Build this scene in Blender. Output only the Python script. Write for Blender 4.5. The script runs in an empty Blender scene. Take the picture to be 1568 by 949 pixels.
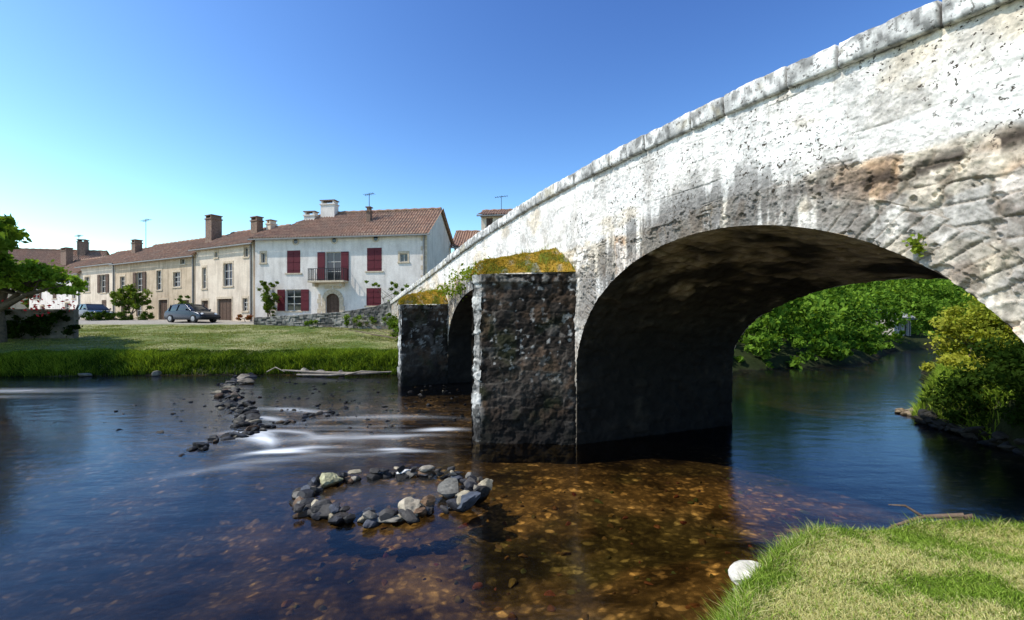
import bpy, math, random
import numpy as np
from mathutils import Vector
random.seed(7); np.random.seed(7)
RNG=np.random.RandomState(11)
scene=bpy.context.scene
COL=scene.collection

# ------------------------------------------------------------------ helpers
def link(o,parent=None):
    COL.objects.link(o)
    if parent: o.parent=parent
    return o
def empty(name,loc=(0,0,0)):
    o=bpy.data.objects.new(name,None); o.empty_display_size=.3
    o.location=loc
    return link(o)
def fast_mesh(name,V,F,mat=None,parent=None,col=None,smooth=False):
    V=np.asarray(V,dtype=np.float32).reshape(-1,3); F=np.asarray(F,dtype=np.int32)
    k=F.shape[1]; me=bpy.data.meshes.new(name)
    me.vertices.add(len(V)); me.vertices.foreach_set('co',V.ravel())
    me.loops.add(F.size); me.loops.foreach_set('vertex_index',F.ravel())
    me.polygons.add(len(F)); me.polygons.foreach_set('loop_start',np.arange(0,F.size,k,dtype=np.int32))
    me.polygons.foreach_set('loop_total',np.full(len(F),k,dtype=np.int32))
    me.polygons.foreach_set('use_smooth',np.full(len(F),smooth,dtype=bool))
    me.update(calc_edges=True); me.validate()
    if col is not None:
        a=me.color_attributes.new(name='Col',type='FLOAT_COLOR',domain='POINT')
        c=np.ones((len(V),4),dtype=np.float32); col=np.asarray(col).reshape(len(V),-1); c[:,:col.shape[1]]=col
        a.data.foreach_set('color',c.ravel())
    if mat: me.materials.append(mat)
    return link(bpy.data.objects.new(name,me),parent)
def grid_mesh(name,X,Y,Z,mat,parent=None,col=None,smooth=True,flip=False):
    m,n=X.shape; idx=np.arange(m*n).reshape(m,n)
    F=np.stack([idx[:-1,:-1],idx[1:,:-1],idx[1:,1:],idx[:-1,1:]],-1).reshape(-1,4)
    if flip: F=F[:,::-1]
    return fast_mesh(name,np.stack([X,Y,Z],-1),F,mat,parent,None if col is None else col.reshape(m*n,-1),smooth)
def h2(i,j,seed=0):
    i=i.astype(np.int64); j=j.astype(np.int64)
    n=(i*374761393+j*668265263+seed*974634777)&0x7fffffff
    n=((n^(n>>13))*1274126177)&0x7fffffff
    n=((n^(n>>16))*668265263)&0x7fffffff
    return (n&0xfffff)/float(0xfffff)
def vn(x,y,seed=0):
    xi=np.floor(x);yi=np.floor(y);fx=x-xi;fy=y-yi
    fx=fx*fx*(3-2*fx);fy=fy*fy*(3-2*fy)
    a=h2(xi,yi,seed);b=h2(xi+1,yi,seed);c=h2(xi,yi+1,seed);d=h2(xi+1,yi+1,seed)
    return (a*(1-fx)+b*fx)*(1-fy)+(c*(1-fx)+d*fx)*fy
def fbm(x,y,o=4,seed=0):
    s=0;a=.5;t=0
    for k in range(o):
        s=s+a*vn(x,y,seed+k*17);t+=a;x=x*2.03+3.1;y=y*2.03+1.7;a*=.5
    return s/t
def sm(x,a,b):
    t=np.clip((x-a)/(b-a),0,1);return t*t*(3-2*t)
def mix(a,b,f):
    a=np.asarray(a,dtype=float);b=np.asarray(b,dtype=float)
    f=np.asarray(f)[...,None]; return a*(1-f)+b*f
def blocks(U,V,seed,hr,wr,warp=.03):
    r=np.random.RandomState(seed)
    U=U+warp*(fbm(U*1.3,V*1.3,2,seed)-.5)*2; V=V+warp*(fbm(U*1.1+9,V*1.1,2,seed+5)-.5)*2
    v0=V.min()-.5; ed=[v0]
    while ed[-1]<V.max()+.5: ed.append(ed[-1]+r.uniform(*hr))
    ed=np.array(ed); row=np.searchsorted(ed,V)-1
    dv=np.minimum(V-ed[row],ed[row+1]-V)
    du=np.zeros_like(U); bid=np.zeros_like(U,dtype=np.int64)
    u0=U.min()-2;u1=U.max()+2
    for k in np.unique(row):
        e=[u0+r.uniform(0,1)]
        while e[-1]<u1+1: e.append(e[-1]+r.uniform(*wr))
        e=np.array([u0-5]+e); m=row==k
        j=np.searchsorted(e,U[m])-1
        du[m]=np.minimum(U[m]-e[j],e[j+1]-U[m]); bid[m]=j+1000*k
    d=np.minimum(du,dv)
    return d,h2(bid,bid*0+3,seed),h2(bid,bid*0+8,seed+1)
def rubble(U,V,seed,cu,cv):
    # irregular rubble: jittered cells, distance to the nearest cell border
    u=U/cu;v=V/cv; iu=np.floor(u).astype(int);iv=np.floor(v).astype(int)
    f1=np.full(U.shape,9.);f2=np.full(U.shape,9.);idn=np.zeros(U.shape,int)
    for a in (-1,0,1):
        for b in (-1,0,1):
            ci=iu+a;cj=iv+b; px=ci+.5+(h2(ci,cj,seed)-.5)*.75+.25*((cj%2)-.5)*1.0; py=cj+.5+(h2(ci,cj,seed+1)-.5)*.5
            dd=np.maximum(np.abs(u-px)*.8,np.abs(v-py))*.75+np.hypot(u-px,v-py)*.35
            m=dd<f1; f2=np.where(m,f1,np.minimum(f2,dd)); idn=np.where(m,ci*7919+cj,idn); f1=np.where(m,dd,f1)
    return (f2-f1)*min(cu,cv)*.5,h2(idn,idn*0+3,seed),h2(idn,idn*0+8,seed+1)

# ------------------------------------------------------------------ materials
def newmat(name):
    m=bpy.data.materials.new(name); m.use_nodes=True; nt=m.node_tree
    for n in list(nt.nodes): nt.nodes.remove(n)
    out=nt.nodes.new('ShaderNodeOutputMaterial'); return m,nt,out
def N(nt,t,**k):
    n=nt.nodes.new(t)
    for a,b in k.items():
        if a in n.inputs.keys(): n.inputs[a].default_value=b
        else: setattr(n,a,b)
    return n
def mathn(nt,op,a,b=None,c=None):
    n=nt.nodes.new('ShaderNodeMath'); n.operation=op
    for i,v in enumerate([a,b,c]):
        if v is None: continue
        if isinstance(v,(int,float)): n.inputs[i].default_value=v
        else: nt.links.new(v,n.inputs[i])
    return n.outputs[0]
def mixc(nt,f,a,b,bt='MIX'):
    n=nt.nodes.new('ShaderNodeMix'); n.data_type='RGBA'; n.blend_type=bt
    for i,v in ((0,f),(6,a),(7,b)):
        if isinstance(v,(int,float)): n.inputs[i].default_value=v
        elif isinstance(v,tuple): n.inputs[i].default_value=(*v[:3],1)
        else: nt.links.new(v,n.inputs[i])
    return n.outputs[2]
def ramp(nt,f,stops):
    n=nt.nodes.new('ShaderNodeValToRGB'); e=n.color_ramp.elements
    while len(e)<len(stops): e.new(.5)
    for i,(p,c) in enumerate(stops):
        e[i].position=p; e[i].color=(*c,1) if isinstance(c,tuple) else (c,c,c,1)
    nt.links.new(f,n.inputs[0]); return n.outputs[0]
def noise(nt,scale,detail=4,rough=.55,vec=None,dist=0):
    n=N(nt,'ShaderNodeTexNoise'); n.inputs['Scale'].default_value=scale; n.inputs['Detail'].default_value=detail
    n.inputs['Roughness'].default_value=rough; n.inputs['Distortion'].default_value=dist
    if vec is not None: nt.links.new(vec,n.inputs['Vector'])
    return n.outputs['Fac']
def pos(nt,scale=None):
    g=N(nt,'ShaderNodeNewGeometry').outputs['Position']
    if scale:
        mp=N(nt,'ShaderNodeMapping'); mp.inputs['Scale'].default_value=scale
        nt.links.new(g,mp.inputs[0]); return mp.outputs[0]
    return g
def bumpn(nt,h,strength=.5,dist=.02):
    b=N(nt,'ShaderNodeBump'); b.inputs['Strength'].default_value=strength; b.inputs['Distance'].default_value=dist
    nt.links.new(h,b.inputs['Height']); return b.outputs[0]
def attr_stone(name,pits=True,rough=.92,fine=40,bs=.6,bd=.012):
    m,nt,out=newmat(name); p=pos(nt)
    a=N(nt,'ShaderNodeAttribute'); a.attribute_name='Col'
    n1=noise(nt,fine,6,.65,p); n2=noise(nt,fine*.2,5,.6,p)
    c=mixc(nt,1.0,a.outputs['Color'],ramp(nt,n1,[(.25,.62),(.5,.98),(.75,1.2)]),'MULTIPLY')
    c=mixc(nt,1.0,c,ramp(nt,n2,[(.3,.78),(.6,1.05)]),'MULTIPLY')
    h=mathn(nt,'ADD',mathn(nt,'MULTIPLY',n1,.5),n2)
    if pits:
        n3=noise(nt,21,3,.7,p,.3); pm=ramp(nt,n3,[(.37,1.0),(.41,0.0)])
        pm=mathn(nt,'MULTIPLY',pm,a.outputs['Alpha'])
        c=mixc(nt,pm,c,(.06,.05,.038)); h=mathn(nt,'SUBTRACT',h,mathn(nt,'MULTIPLY',pm,.9))
    b=N(nt,'ShaderNodeBsdfPrincipled'); b.inputs['Roughness'].default_value=rough; b.inputs['Specular IOR Level'].default_value=.15
    nt.links.new(c,b.inputs['Base Color']); nt.links.new(bumpn(nt,h,bs,bd),b.inputs['Normal'])
    nt.links.new(b.outputs[0],out.inputs[0]); return m
def simple(name,col,rough=.8,var=.25,scale=6,metal=0,bs=.2,bd=.01,spec=.3):
    m,nt,out=newmat(name); p=pos(nt)
    n1=noise(nt,scale,5,.6,p)
    lo=tuple(x*(1-var) for x in col); hi=tuple(min(1,x*(1+var)) for x in col)
    c=ramp(nt,n1,[(.3,lo),(.7,hi)])
    b=N(nt,'ShaderNodeBsdfPrincipled'); b.inputs['Roughness'].default_value=rough; b.inputs['Metallic'].default_value=metal
    b.inputs['Specular IOR Level'].default_value=spec
    nt.links.new(c,b.inputs['Base Color']); nt.links.new(bumpn(nt,noise(nt,scale*6,4,.6,p),bs,bd),b.inputs['Normal'])
    nt.links.new(b.outputs[0],out.inputs[0]); return m
def stucco(name,col,stain=(.3,.27,.22),amt=.5):
    m,nt,out=newmat(name)
    n1=noise(nt,.9,6,.65,pos(nt)); n2=noise(nt,1.0,5,.6,pos(nt,(2.5,2.5,.35))); n3=noise(nt,14,4,.6,pos(nt))
    c=mixc(nt,ramp(nt,n1,[(.38,0.0),(.75,amt)]),col,stain)
    c=mixc(nt,ramp(nt,n2,[(.48,0.0),(.78,amt*.9)]),c,tuple(x*.6 for x in stain))
    c=mixc(nt,1.0,c,ramp(nt,n3,[(.3,.86),(.7,1.05)]),'MULTIPLY')
    b=N(nt,'ShaderNodeBsdfPrincipled'); b.inputs['Roughness'].default_value=.95; b.inputs['Specular IOR Level'].default_value=.1
    nt.links.new(c,b.inputs['Base Color']); nt.links.new(bumpn(nt,n3,.4,.02),b.inputs['Normal'])
    nt.links.new(b.outputs[0],out.inputs[0]); return m
def leafmat(name,trans=.35):
    m,nt,out=newmat(name); a=N(nt,'ShaderNodeAttribute'); a.attribute_name='Col'
    d=N(nt,'ShaderNodeBsdfDiffuse'); t=N(nt,'ShaderNodeBsdfTranslucent'); mx=N(nt,'ShaderNodeMixShader'); mx.inputs[0].default_value=trans
    nt.links.new(a.outputs['Color'],d.inputs[0])
    tc=mixc(nt,1.0,a.outputs['Color'],(1.5,1.4,.5),'MULTIPLY'); nt.links.new(tc,t.inputs[0])
    nt.links.new(d.outputs[0],mx.inputs[1]); nt.links.new(t.outputs[0],mx.inputs[2]); nt.links.new(mx.outputs[0],out.inputs[0]); return m

M_face=attr_stone('limestone_masonry',True)
M_pier=attr_stone('dark_stone',False,.9,30,.8,.015)  # near-black pier sides, paler noses, grey ramp wall
M_rock=attr_stone('river_rock',False,.6,25,.6,.01)
M_leaf=leafmat('foliage'); M_grass=leafmat('grass_blades',.3)
M_moss=attr_stone('moss',False,1,60,1,.02)
M_bark=simple('bark',(.12,.09,.06),.95,.4,8,bs=.8,bd=.03)
def roofmat():
    m,nt,out=newmat('terracotta_tiles'); n1=noise(nt,5,5,.7,pos(nt)); n2=noise(nt,.8,4,.6,pos(nt))
    c=ramp(nt,n1,[(.28,(.11,.065,.045)),(.45,(.25,.13,.08)),(.6,(.36,.22,.145)),(.78,(.48,.38,.29))])
    c=mixc(nt,ramp(nt,n2,[(.4,0.0),(.68,.6)]),c,(.19,.14,.10))
    b=N(nt,'ShaderNodeBsdfPrincipled'); b.inputs['Roughness'].default_value=.9
    nt.links.new(c,b.inputs['Base Color']); nt.links.new(bumpn(nt,n1,.6,.05),b.inputs['Normal']); nt.links.new(b.outputs[0],out.inputs[0]); return m
M_roof=roofmat()
M_white=stucco('white_render',(.80,.73,.66),(.46,.39,.33),.5)
M_cream=stucco('cream_render',(.76,.64,.50),(.42,.32,.24),.55)
M_tan=stucco('tan_stone_render',(.60,.47,.33),(.32,.24,.16),.7)
M_trim=simple('stone_trim',(.52,.42,.30),.9,.25,5)
M_maroon=simple('maroon_paint',(.10,.007,.014),.6,.2,8)
M_brown=simple('brown_wood',(.10,.06,.04),.8,.3,8)
M_frame=simple('window_frame_paint',(.5,.47,.42),.6,.1,6)
M_glass=simple('dark_window_glass',(.02,.022,.025),.08,.2,3,bs=.02,spec=.6)
M_iron=simple('iron',(.03,.03,.032),.5,.2,10,metal=.5)
M_chim=simple('chimney_brick',(.20,.135,.10),.95,.4,7,bs=.7,bd=.03)
M_carblue=simple('car_paint',(.015,.02,.034),.22,.05,2,metal=.4,bs=0,spec=.6)
M_rubber=simple('rubber',(.02,.02,.02),.8,.1,10)
M_steel=simple('wheel_metal',(.35,.35,.36),.35,.1,10,metal=.8)
M_lamp=simple('headlamp',(.6,.6,.6),.15,.05,5)

# ------------------------------------------------------------------ world, sun, camera
TR=Vector((.97,.24,0)).normalized(); EL=math.radians(51)
w=bpy.data.worlds.new('World'); scene.world=w; w.use_nodes=True; nt=w.node_tree
for n in list(nt.nodes): nt.nodes.remove(n)
sky=nt.nodes.new('ShaderNodeTexSky'); sky.sky_type='NISHITA'; sky.sun_disc=False
sky.sun_elevation=EL; sky.sun_rotation=math.atan2(-TR.x,-TR.y)%(2*math.pi)
sky.air_density=1.0; sky.dust_density=.55; sky.ozone_density=3.0
sp=nt.nodes.new('ShaderNodeSeparateColor'); nt.links.new(sky.outputs[0],sp.inputs[0]); cb=nt.nodes.new('ShaderNodeCombineColor')
ST_=.13
for i,(ex,co,mxv) in enumerate(((1.85,4.2,1.7),(1.78,3.55,1.9),(1.42,2.35,2.2))):   # contrast curve of the exposure, per channel
    v=mathn(nt,'MULTIPLY',sp.outputs[i],ST_); v=mathn(nt,'POWER',v,ex); v=mathn(nt,'MULTIPLY',v,co); v=mathn(nt,'MINIMUM',v,mxv); v=mathn(nt,'DIVIDE',v,ST_)
    nt.links.new(v,cb.inputs[i])
bg=nt.nodes.new('ShaderNodeBackground'); bg.inputs[1].default_value=ST_
wo=nt.nodes.new('ShaderNodeOutputWorld')
nt.links.new(cb.outputs[0],bg.inputs[0]); nt.links.new(bg.outputs[0],wo.inputs[0])
sl=bpy.data.lights.new('sun','SUN'); sl.energy=5; sl.angle=math.radians(.5); sl.color=(1,.95,.87)
so=link(bpy.data.objects.new('sun',sl)); d=Vector((TR.x*math.cos(EL),TR.y*math.cos(EL),-math.sin(EL)))
so.rotation_euler=d.to_track_quat('-Z','Y').to_euler(); so.location=(-30,-8,40)
cd=bpy.data.cameras.new('camera'); cam=link(bpy.data.objects.new('camera',cd)); scene.camera=cam
CH=2.6
cam.location=(0,0,CH); cam.rotation_euler=(math.radians(90),0,0); cd.lens=16.07; cd.sensor_width=36; cd.shift_y=.008
cd.clip_start=.05; cd.clip_end=2000
scene.view_settings.view_transform='Standard'; scene.view_settings.look='None'; scene.view_settings.exposure=0

# ------------------------------------------------------------------ terrain
FAR=np.array([(-300,20),(-60,19.5),(-30,19.6),(-22,20.3),(-16,20.9),(-10,21.2),(-5,21),(0,22),(5,22.3),(12,22.8),(20,26),(29,35),(37,40),(55,47),(90,56),(300,90)],float)
NEAR=np.array([(-300,-8),(-20,-4),(-4,-.6),(-1,1.2),(.4,2.3),(1.2,3.15),(1.65,3.8),(2.4,4.42),(3.0,4.8),(4.0,4.95),(5.5,4.9),(7,5),(8.3,5.4),(9.6,8.2),(10.3,11),(10.5,12),(11.8,13.2),(14.8,16.2),(22,24),(33,30),(55,38),(90,46),(300,78)],float)
def pdist(x,y,P):
    best=np.full(x.shape,1e9)
    for a,b in zip(P[:-1],P[1:]):
        ab=b-a; t=np.clip(((x-a[0])*ab[0]+(y-a[1])*ab[1])/(ab@ab),0,1)
        best=np.minimum(best,np.hypot(x-a[0]-t*ab[0],y-a[1]-t*ab[1]))
    return best
POLY=np.vstack([FAR,NEAR[::-1]])
def inside(x,y):
    c=np.zeros(x.shape,bool); n=len(POLY)
    for i in range(n):
        x1,y1=POLY[i];x2,y2=POLY[i-1]
        if y1==y2: continue
        m=((y1>y)!=(y2>y))&(x<(x2-x1)*(y-y1)/(y2-y1)+x1); c^=m
    return c
def terr(x,y):
    x=np.asarray(x,float);y=np.asarray(y,float)
    df=pdist(x,y,FAR);dn=pdist(x,y,NEAR);ins=inside(x,y);d=np.minimum(df,dn)
    d2=np.clip(d+.25*(fbm(x*1.1,y*1.1,3,4)-.5)*np.minimum(1,d*4),0,None)
    hf=.5*sm(d2,0,.5)+.5*sm(d2,.3,2.2)+1.2*np.clip((d2-2)/12,0,1)+.25*sm(d2,14,22)
    hill=sm(x,8,20)*sm(d2,6,40)*9
    hf=hf+hill
    hn=.42*sm(d2,0,.28)+.14*np.minimum(d2,3)+.06*np.clip(d2-3,0,10)
    hr=.9*sm(d2,0,.45)+.8*sm(d2,.4,4)+sm(d2,4,40)*8
    fr=sm(y,5.2,7.5)*sm(x,6.5,9); hn=hn*(1-fr)+hr*fr
    h=np.where(df<dn,hf,hn)+(fbm(x*.9,y*.9,4,9)-.5)*.10*sm(d,0,1)+(fbm(x*5,y*5,3,2)-.5)*.05*sm(d,0,.3)
    bed=-.06-.34*sm(d,0,1.8)-.45*sm(d,2,6)*sm(-x,-1,6)*sm(-y,-9.5,-6) -.12*(fbm(x*.6,y*.6,3,3)-.5)
    return np.where(ins,bed,h),ins,d,df,dn
def seg(*a):
    r=[]
    for s,e,st in a: r.append(np.arange(s,e,st))
    return np.concatenate(r)
gx=seg((-600,-60,30),(-60,-15,.7),(-15,-2,.3),(-2,9,.07),(9,16,.2),(16,50,1),(50,620,30))
gy=seg((-120,-5,10),(-5,1,.4),(1,6.5,.07),(6.5,12,.2),(12,30,.25),(30,52,.7),(52,100,4),(100,900,40))
X,Y=np.meshgrid(gx,gy,indexing='ij')
H,ins,d,df,dn=terr(X,Y)
n1=fbm(X*.5,Y*.5,4,21);n2=fbm(X*3,Y*3,3,31)
land=mix((.10,.14,.035),(.27,.26,.12),sm(n1*.6+n2*.4,.38,.66))
soil=(.12,.09,.06)
land=mix(land,soil,(1-sm(d,.1,.35))*.8)
road=sm(df,13.0,14.0)*(1-sm(X,-6,0)); land=mix(land,(.34,.31,.26),np.where(df<dn,road,0))
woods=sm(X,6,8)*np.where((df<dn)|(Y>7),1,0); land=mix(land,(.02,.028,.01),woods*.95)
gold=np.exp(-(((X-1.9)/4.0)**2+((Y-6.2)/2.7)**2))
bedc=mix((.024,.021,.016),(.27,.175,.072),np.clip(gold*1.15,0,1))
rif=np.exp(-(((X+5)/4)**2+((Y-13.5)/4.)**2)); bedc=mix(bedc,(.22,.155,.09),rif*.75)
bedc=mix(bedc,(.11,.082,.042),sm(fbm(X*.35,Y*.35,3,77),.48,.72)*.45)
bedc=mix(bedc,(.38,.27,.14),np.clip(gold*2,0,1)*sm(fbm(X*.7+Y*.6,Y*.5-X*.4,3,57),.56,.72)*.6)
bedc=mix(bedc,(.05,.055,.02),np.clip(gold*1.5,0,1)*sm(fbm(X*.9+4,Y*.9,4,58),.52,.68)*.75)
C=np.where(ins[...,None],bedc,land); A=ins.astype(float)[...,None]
def terrmat():
    m,nt,out=newmat('ground_earth_grass_riverbed'); p=pos(nt)
    a=N(nt,'ShaderNodeAttribute'); a.attribute_name='Col'
    wn=N(nt,'ShaderNodeTexNoise'); wn.inputs['Scale'].default_value=4; nt.links.new(p,wn.inputs['Vector'])
    wp=mixc(nt,.16,p,wn.outputs['Color'],'ADD')
    v=N(nt,'ShaderNodeTexVoronoi'); v.feature='SMOOTH_F1'; v.inputs['Smoothness'].default_value=.6; v.inputs['Scale'].default_value=8; nt.links.new(wp,v.inputs['Vector'])
    v2=N(nt,'ShaderNodeTexVoronoi'); v2.feature='SMOOTH_F1'; v2.inputs['Smoothness'].default_value=.5; v2.inputs['Scale'].default_value=17; nt.links.new(wp,v2.inputs['Vector'])
    sep=N(nt,'ShaderNodeSeparateColor'); nt.links.new(v.outputs['Color'],sep.inputs[0])
    sep2=N(nt,'ShaderNodeSeparateColor'); nt.links.new(v2.outputs['Color'],sep2.inputs[0])
    k=ramp(nt,sep.outputs[0],[(.0,.6),(.68,.85),(.8,1.3),(.92,2.6)])
    e=ramp(nt,v.outputs['Distance'],[(.15,1.0),(.5,.6)])
    k2=ramp(nt,sep2.outputs[1],[(.0,.7),(.7,1.0),(.93,1.7)])
    big=ramp(nt,noise(nt,1.0,4,.6,p),[(.38,.22),(.62,1.35)])
    bc=mixc(nt,1.0,mixc(nt,1.0,mixc(nt,1.0,mixc(nt,1.0,a.outputs['Color'],k,'MULTIPLY'),e,'MULTIPLY'),k2,'MULTIPLY'),big,'MULTIPLY')
    g=noise(nt,28,5,.7,p); g2=noise(nt,3.5,4,.6,p)
    lc=mixc(nt,1.0,mixc(nt,1.0,a.outputs['Color'],ramp(nt,g,[(.3,.55),(.7,1.35)]),'MULTIPLY'),ramp(nt,g2,[(.3,.75),(.7,1.2)]),'MULTIPLY')
    c=mixc(nt,a.outputs['Alpha'],lc,bc)
    b=N(nt,'ShaderNodeBsdfPrincipled'); b.inputs['Roughness'].default_value=1; b.inputs['Specular IOR Level'].default_value=.05
    nt.links.new(c,b.inputs['Base Color']); nt.links.new(bumpn(nt,g,.7,.03),b.inputs['Normal']); nt.links.new(b.outputs[0],out.inputs[0]); return m
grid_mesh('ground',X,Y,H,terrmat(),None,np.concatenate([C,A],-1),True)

# ------------------------------------------------------------------ water
wx=seg((-300,-40,20),(-40,-9,.5),(-9,2,.055),(2,14,.4),(14,60,3),(60,301,20))
wy=seg((-60,2,4),(2,5.5,.3),(5.5,16,.055),(16,24,.4),(24,200,8))
X,Y=np.meshgrid(wx,wy,indexing='ij')
foam=np.zeros_like(X)
for (cx,cy,L,W,I,ang,cv) in [(-4.55,8.95,.5,.13,1.1,.15,.3),(-4.3,9.15,.7,.12,.7,.35,.3),(-5.7,10.3,.55,.22,.8,-.55,.5),(-5.3,9.8,.6,.16,.8,-.5,.6),(-5.0,10.5,.9,.13,.5,-.3,.3),(-4.0,10.0,1.3,.22,.32,.1,.1),
      (-2.35,9.12,.33,.08,.95,.0,.3),(-2.1,8.95,.5,.08,.4,.1,.2),(-1.7,10.7,.45,.13,.7,.1,.2),(-2.6,10.1,.8,.14,.4,.15,.1),(-6.4,11.9,.7,.2,.5,-.4,.2),(-6.2,13,1,.2,.4,-.3,.1),(-3.4,12.1,1.4,.2,.2,.1,.1),
      (-18.5,16.3,2.5,.4,.4,.05,0),(-19,15,3,.3,.22,.05,0),(-4.5,8.35,.8,.2,.16,.3,.3),(-5.0,7.9,.8,.16,.12,.25,.3),(-3.4,8.7,.8,.12,.2,.1,.1)]:
    c,s=math.cos(ang),math.sin(ang); u=(X-cx)*c+(Y-cy)*s; v=-(X-cx)*s+(Y-cy)*c+.14*(fbm(X*1.6,Y*1.6,2,6)-.5)+cv*u*u
    foam+=I*np.exp(-(u/L)**2-(v/W)**2)*(.3+1.0*fbm(u*1.0,v*13,3,int(10*abs(cx))))
foam+=.09*np.exp(-(((X+4.4)/2.4)**2+((Y-10.8)/2.0)**2))*sm(fbm(X*.8+Y*.3,Y*6,3,8),.35,.8)
foam+=.02*np.exp(-(((X+1.77)/1.0)**2+((Y-6.9)/.7)**2)**2)
foam=np.clip(foam,0,.92)
ripple=np.exp(-(((X+4.8)/4)**2+((Y-13)/5)**2))
def watermat():
    m,nt,out=newmat('river_water')
    a=N(nt,'ShaderNodeAttribute'); a.attribute_name='Col'; s=N(nt,'ShaderNodeSeparateColor'); nt.links.new(a.outputs['Color'],s.inputs[0])
    n1=noise(nt,1.0,3,.5,pos(nt,(1.1,2.6,1))); n2=noise(nt,1.0,4,.6,pos(nt,(5,9,1)))
    amp=mathn(nt,'ADD',.12,mathn(nt,'MULTIPLY',s.outputs[1],.8))
    h=mathn(nt,'ADD',n1,mathn(nt,'MULTIPLY',n2,amp))
    bn=bumpn(nt,h,.30,.035)
    f=N(nt,'ShaderNodeFresnel'); f.inputs[0].default_value=1.33; nt.links.new(bn,f.inputs['Normal'])
    g=N(nt,'ShaderNodeBsdfGlossy'); g.inputs['Roughness'].default_value=.15; nt.links.new(bn,g.inputs['Normal']); g.inputs['Color'].default_value=(.66,.74,.88,1)
    t=N(nt,'ShaderNodeBsdfTransparent'); t.inputs[0].default_value=(.80,.70,.49,1)
    mx=N(nt,'ShaderNodeMixShader'); nt.links.new(f.outputs[0],mx.inputs[0]); nt.links.new(t.outputs[0],mx.inputs[1]); nt.links.new(g.outputs[0],mx.inputs[2])
    df_=N(nt,'ShaderNodeBsdfDiffuse'); df_.inputs[0].default_value=(.75,.78,.8,1)
    m2=N(nt,'ShaderNodeMixShader'); nt.links.new(s.outputs[0],m2.inputs[0]); nt.links.new(mx.outputs[0],m2.inputs[1]); nt.links.new(df_.outputs[0],m2.inputs[2])
    nt.links.new(m2.outputs[0],out.inputs[0]); return m
grid_mesh('river_water',X,Y,np.zeros_like(X),watermat(),None,np.stack([foam,ripple,foam*0],-1),True)

# ------------------------------------------------------------------ bridge
P0=np.array([1.3,9.43]); D=np.array([.4,-.9165]); PD=np.array([.9165,.4]); W=4.4
bridge=empty('stone_bridge')
ST=np.array([-40,-24,-20,-14,-10.2,-6.8,-3.4,-1.1,2,4.2,5.5,7,12,24]); ZTt=np.array([2.9,3.78,4.12,4.62,4.98,5.30,5.50,5.60,5.58,5.49,5.39,5.25,4.7,3.4])
def ztop(s): 
    s=np.asarray(s,float); return sum(np.interp(s+k,ST,ZTt) for k in (-1.2,-.6,0,.6,1.2))/5
CT=.25
ARCH=[(3.42,3.35,2.3,1.5),(-5.95,3.7,2.1,1.5)]
BB=[1.78,1.75]   # vault is lower on the downstream side
def qdist(s,z,back=False):
    q=np.full(s.shape,9.);ang=np.zeros(s.shape)
    for i,(c,a,b,zc) in enumerate(ARCH):
        if back: b=BB[i]
        zz=(np.maximum(z,zc)-zc)/b; e=np.sqrt(((s-c)/a)**2+zz**2)
        qq=(e-1)*2.75
        m=qq<q; q=np.where(m,qq,q); ang=np.where(m,np.arctan2(zz,(s-c)/a),ang)
    return q,ang
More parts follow.
